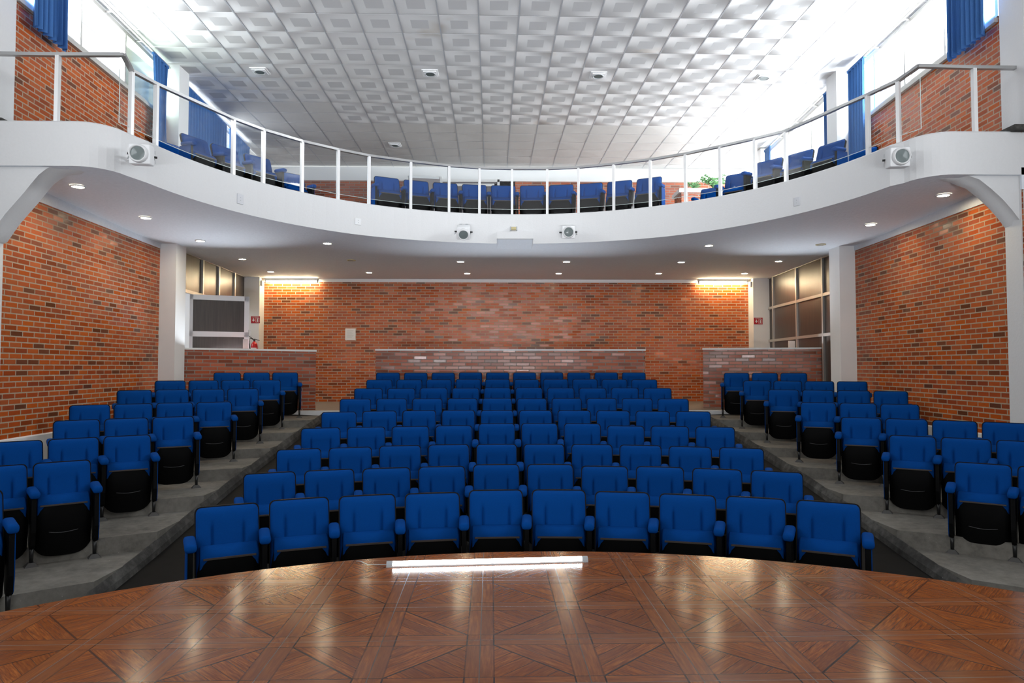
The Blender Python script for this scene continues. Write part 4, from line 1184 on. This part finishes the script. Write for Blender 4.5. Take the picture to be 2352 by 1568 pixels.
mb = MB(); mb.hexa([(p0.x, p0.y, BF+.02), (p0.x+.03, p0.y+.03, BF+.02), (p1.x+.03, p1.y+.03, BF+.02), (p1.x, p1.y, BF+.02), (p0.x, p0.y, 5.25), (p0.x+.03, p0.y+.03, 5.25), (p1.x+.03, p1.y+.03, 5.02), (p1.x, p1.y, 5.02)]); mb.build('leaf_panel', M['veneer2'], dl3, world=True)
mb = MB(); mb.bar((p0.x, p0.y-.01, 5.24), (p1.x, p1.y-.01, 5.0), .03, .05); mb.build('leaf_edge', M['grey'], dl3, world=True)
# planter
pw = aty(1565, 430, 17.6); pe = aty(1685, 425, 17.6)
mb = MB(); mb.box(pw.x, XR(17.6), 17.6, 18.3, BF, 4.44, 0); mb.box(pw.x-.06, XR(17.6), 17.56, 18.34, 4.44, 4.54, 1)
struct('trim_9', mb, [M['brick_dark'], M['white']])
def plant(label, u, v, n, sz):
    p = aty(u, v, 17.8)
    t = thing('potted_fern', label, 'plant', (p.x, 17.85, 4.54), 0, 'green plants on the balcony planter')
    mb = MB(); mb.tube([(0, 0, .0), (0, 0, .06)], [.05, .08], 10); mb.build('pot', M['curb'], t)
    mb = MB()
    for k in range(n):
        a = random.uniform(0, 2*pi); L = sz*random.uniform(.5, 1.1); h = sz*random.uniform(.3, 1.0)
        prev = None
        for q in range(6):
            f = q/5; x, y, z = cos(a)*L*f, sin(a)*L*f*.5, .05+h*sin(f*pi*.62)
            w_ = .022*sin(pi*min(.95, f+.15)); c = ((x-sin(a)*w_, y+cos(a)*w_, z), (x+sin(a)*w_, y-cos(a)*w_, z+.01))
            if prev: mb.face([prev[0], prev[1], c[1], c[0]])
            prev = c
            if q in (2, 3, 4):
                for s in (-1, 1):
                    b = a+s*1.0; l2 = .09*sz/.3
                    mb.face([(x, y, z), (x+cos(b)*l2*.5-.012, y+sin(b)*l2*.3, z+.025), (x+cos(b)*l2, y+sin(b)*l2*.5, z-.01), (x+cos(b)*l2*.5+.012, y+sin(b)*l2*.3, z-.012)])
    mb.build('foliage', M['leaf'], t, fix=False)
plant('bushy green plant on the balcony planter by the right windows', 1640, 420, 34, .38)
plant('small trailing green plant on the left part of the planter', 1594, 424, 18, .22)

# ------------------------------------------------------------------ light
def area(name, loc, size, rot, power, col=(1, 1, 1), spread=pi):
    l = bpy.data.lights.new(name, 'AREA'); l.shape = 'RECTANGLE'; l.size, l.size_y = size; l.energy = power; l.color = col; l.spread = spread
    o = bpy.data.objects.new(name, l); COL.objects.link(o); o.location = (loc[0], loc[1], loc[2]+ZO); o.rotation_euler = rot; return o
SKY = (.93, .97, 1.0)
# daylight just outside the windows (lamp's -Z axis points into the room)
area('daylight_right_front', (XR(10.7)+.35, 10.7, 5.0), (1.25, 4.4), (0, pi/2, 0), 950, SKY)
area('daylight_right_rear', (XR(16)+.5, 16.2, 4.4), (2.6, 6.4), (0, pi/2, 0), 1250, SKY)
area('daylight_left_front', (XL(10.7)-.35, 10.7, 5.05), (1.2, 4.4), (0, -pi/2, 0), 620, SKY)
area('daylight_left_rear', (XL(15.5)-.5, 15.4, 4.4), (2.4, 4.4), (0, -pi/2, 0), 600, SKY)
# stage side: added fill lights out of view
area('stage_end_fill', (.0, -4.1, 1.6), (4.2, 3.8), (pi/2, 0, 0), 250, SKY)  # added area light behind the camera, sized for front light and brick glints
def aimed(name, loc, target, size, power, col, spread):
    o = area(name, loc, size, (0, 0, 0), power, col, math.radians(spread))
    o.rotation_euler = (Vector(target)-Vector(loc)).to_track_quat('-Z', 'Y').to_euler(); return o
aimed('soffit_fill_left', (-4.9, 14.25, .26), (-4.6, 8.8, 2.5), (1.4, .12), 42, (.84, .92, 1.0), 85)  # added strip hidden behind the low wall, brightens the balcony underside
aimed('soffit_fill_right', (5.5, 15.05, .29), (5.3, 8.8, 2.5), (1.4, .12), 42, (.84, .92, 1.0), 85)  # same added underside fill behind the right low wall
aimed('soffit_fill_middle', (.25, 15.1, .27), (.25, 9.5, 2.6), (3.6, .12), 34, (.84, .92, 1.0), 95)  # added underside fill hidden behind the middle low wall
aimed('low_front_fill', (.3, -2.6, -1.12), (.3, 12, 4.6), (8.0, .25), 150, (.93, .96, 1.0), 46)  # added low fill behind the camera for balcony front and underside
area('lobby_fill', (-8.0, 15.6, 2.2), (1.0, 2.5), (0, 0, 0), 40, (1, .97, .92))  # added unseen fill to brighten the open door leaf
area('front_side_fill_left', (-6.7, 3.0, 3.4), (2.2, 5.0), (0, -pi/2, 0), 160, SKY)  # added side fill out of view
area('front_side_fill_right', (7.1, 3.0, 3.4), (2.2, 5.0), (0, pi/2, 0), 160, SKY)  # its added counterpart on the right, also unseen
w = bpy.data.worlds.new('World'); SC.world = w; w.use_nodes = True
w.node_tree.nodes['Background'].inputs[0].default_value = (.95, .98, 1, 1); w.node_tree.nodes['Background'].inputs[1].default_value = 2.0

# ------------------------------------------------------------------ camera
cd = bpy.data.cameras.new('Camera'); cam = bpy.data.objects.new('Camera', cd); COL.objects.link(cam)
cd.sensor_fit = 'HORIZONTAL'; cd.sensor_width = 36; cd.lens = 36*F/2352; cd.clip_start = .05; cd.clip_end = 200
cam.location = (0, 0, ZO); cam.rotation_euler = (pi/2+TH, 0, -PSI)
SC.camera = cam
SC.view_settings.view_transform = 'Standard'; SC.view_settings.look = 'None'; SC.view_settings.gamma = 1
SC.view_settings.exposure = -0.22
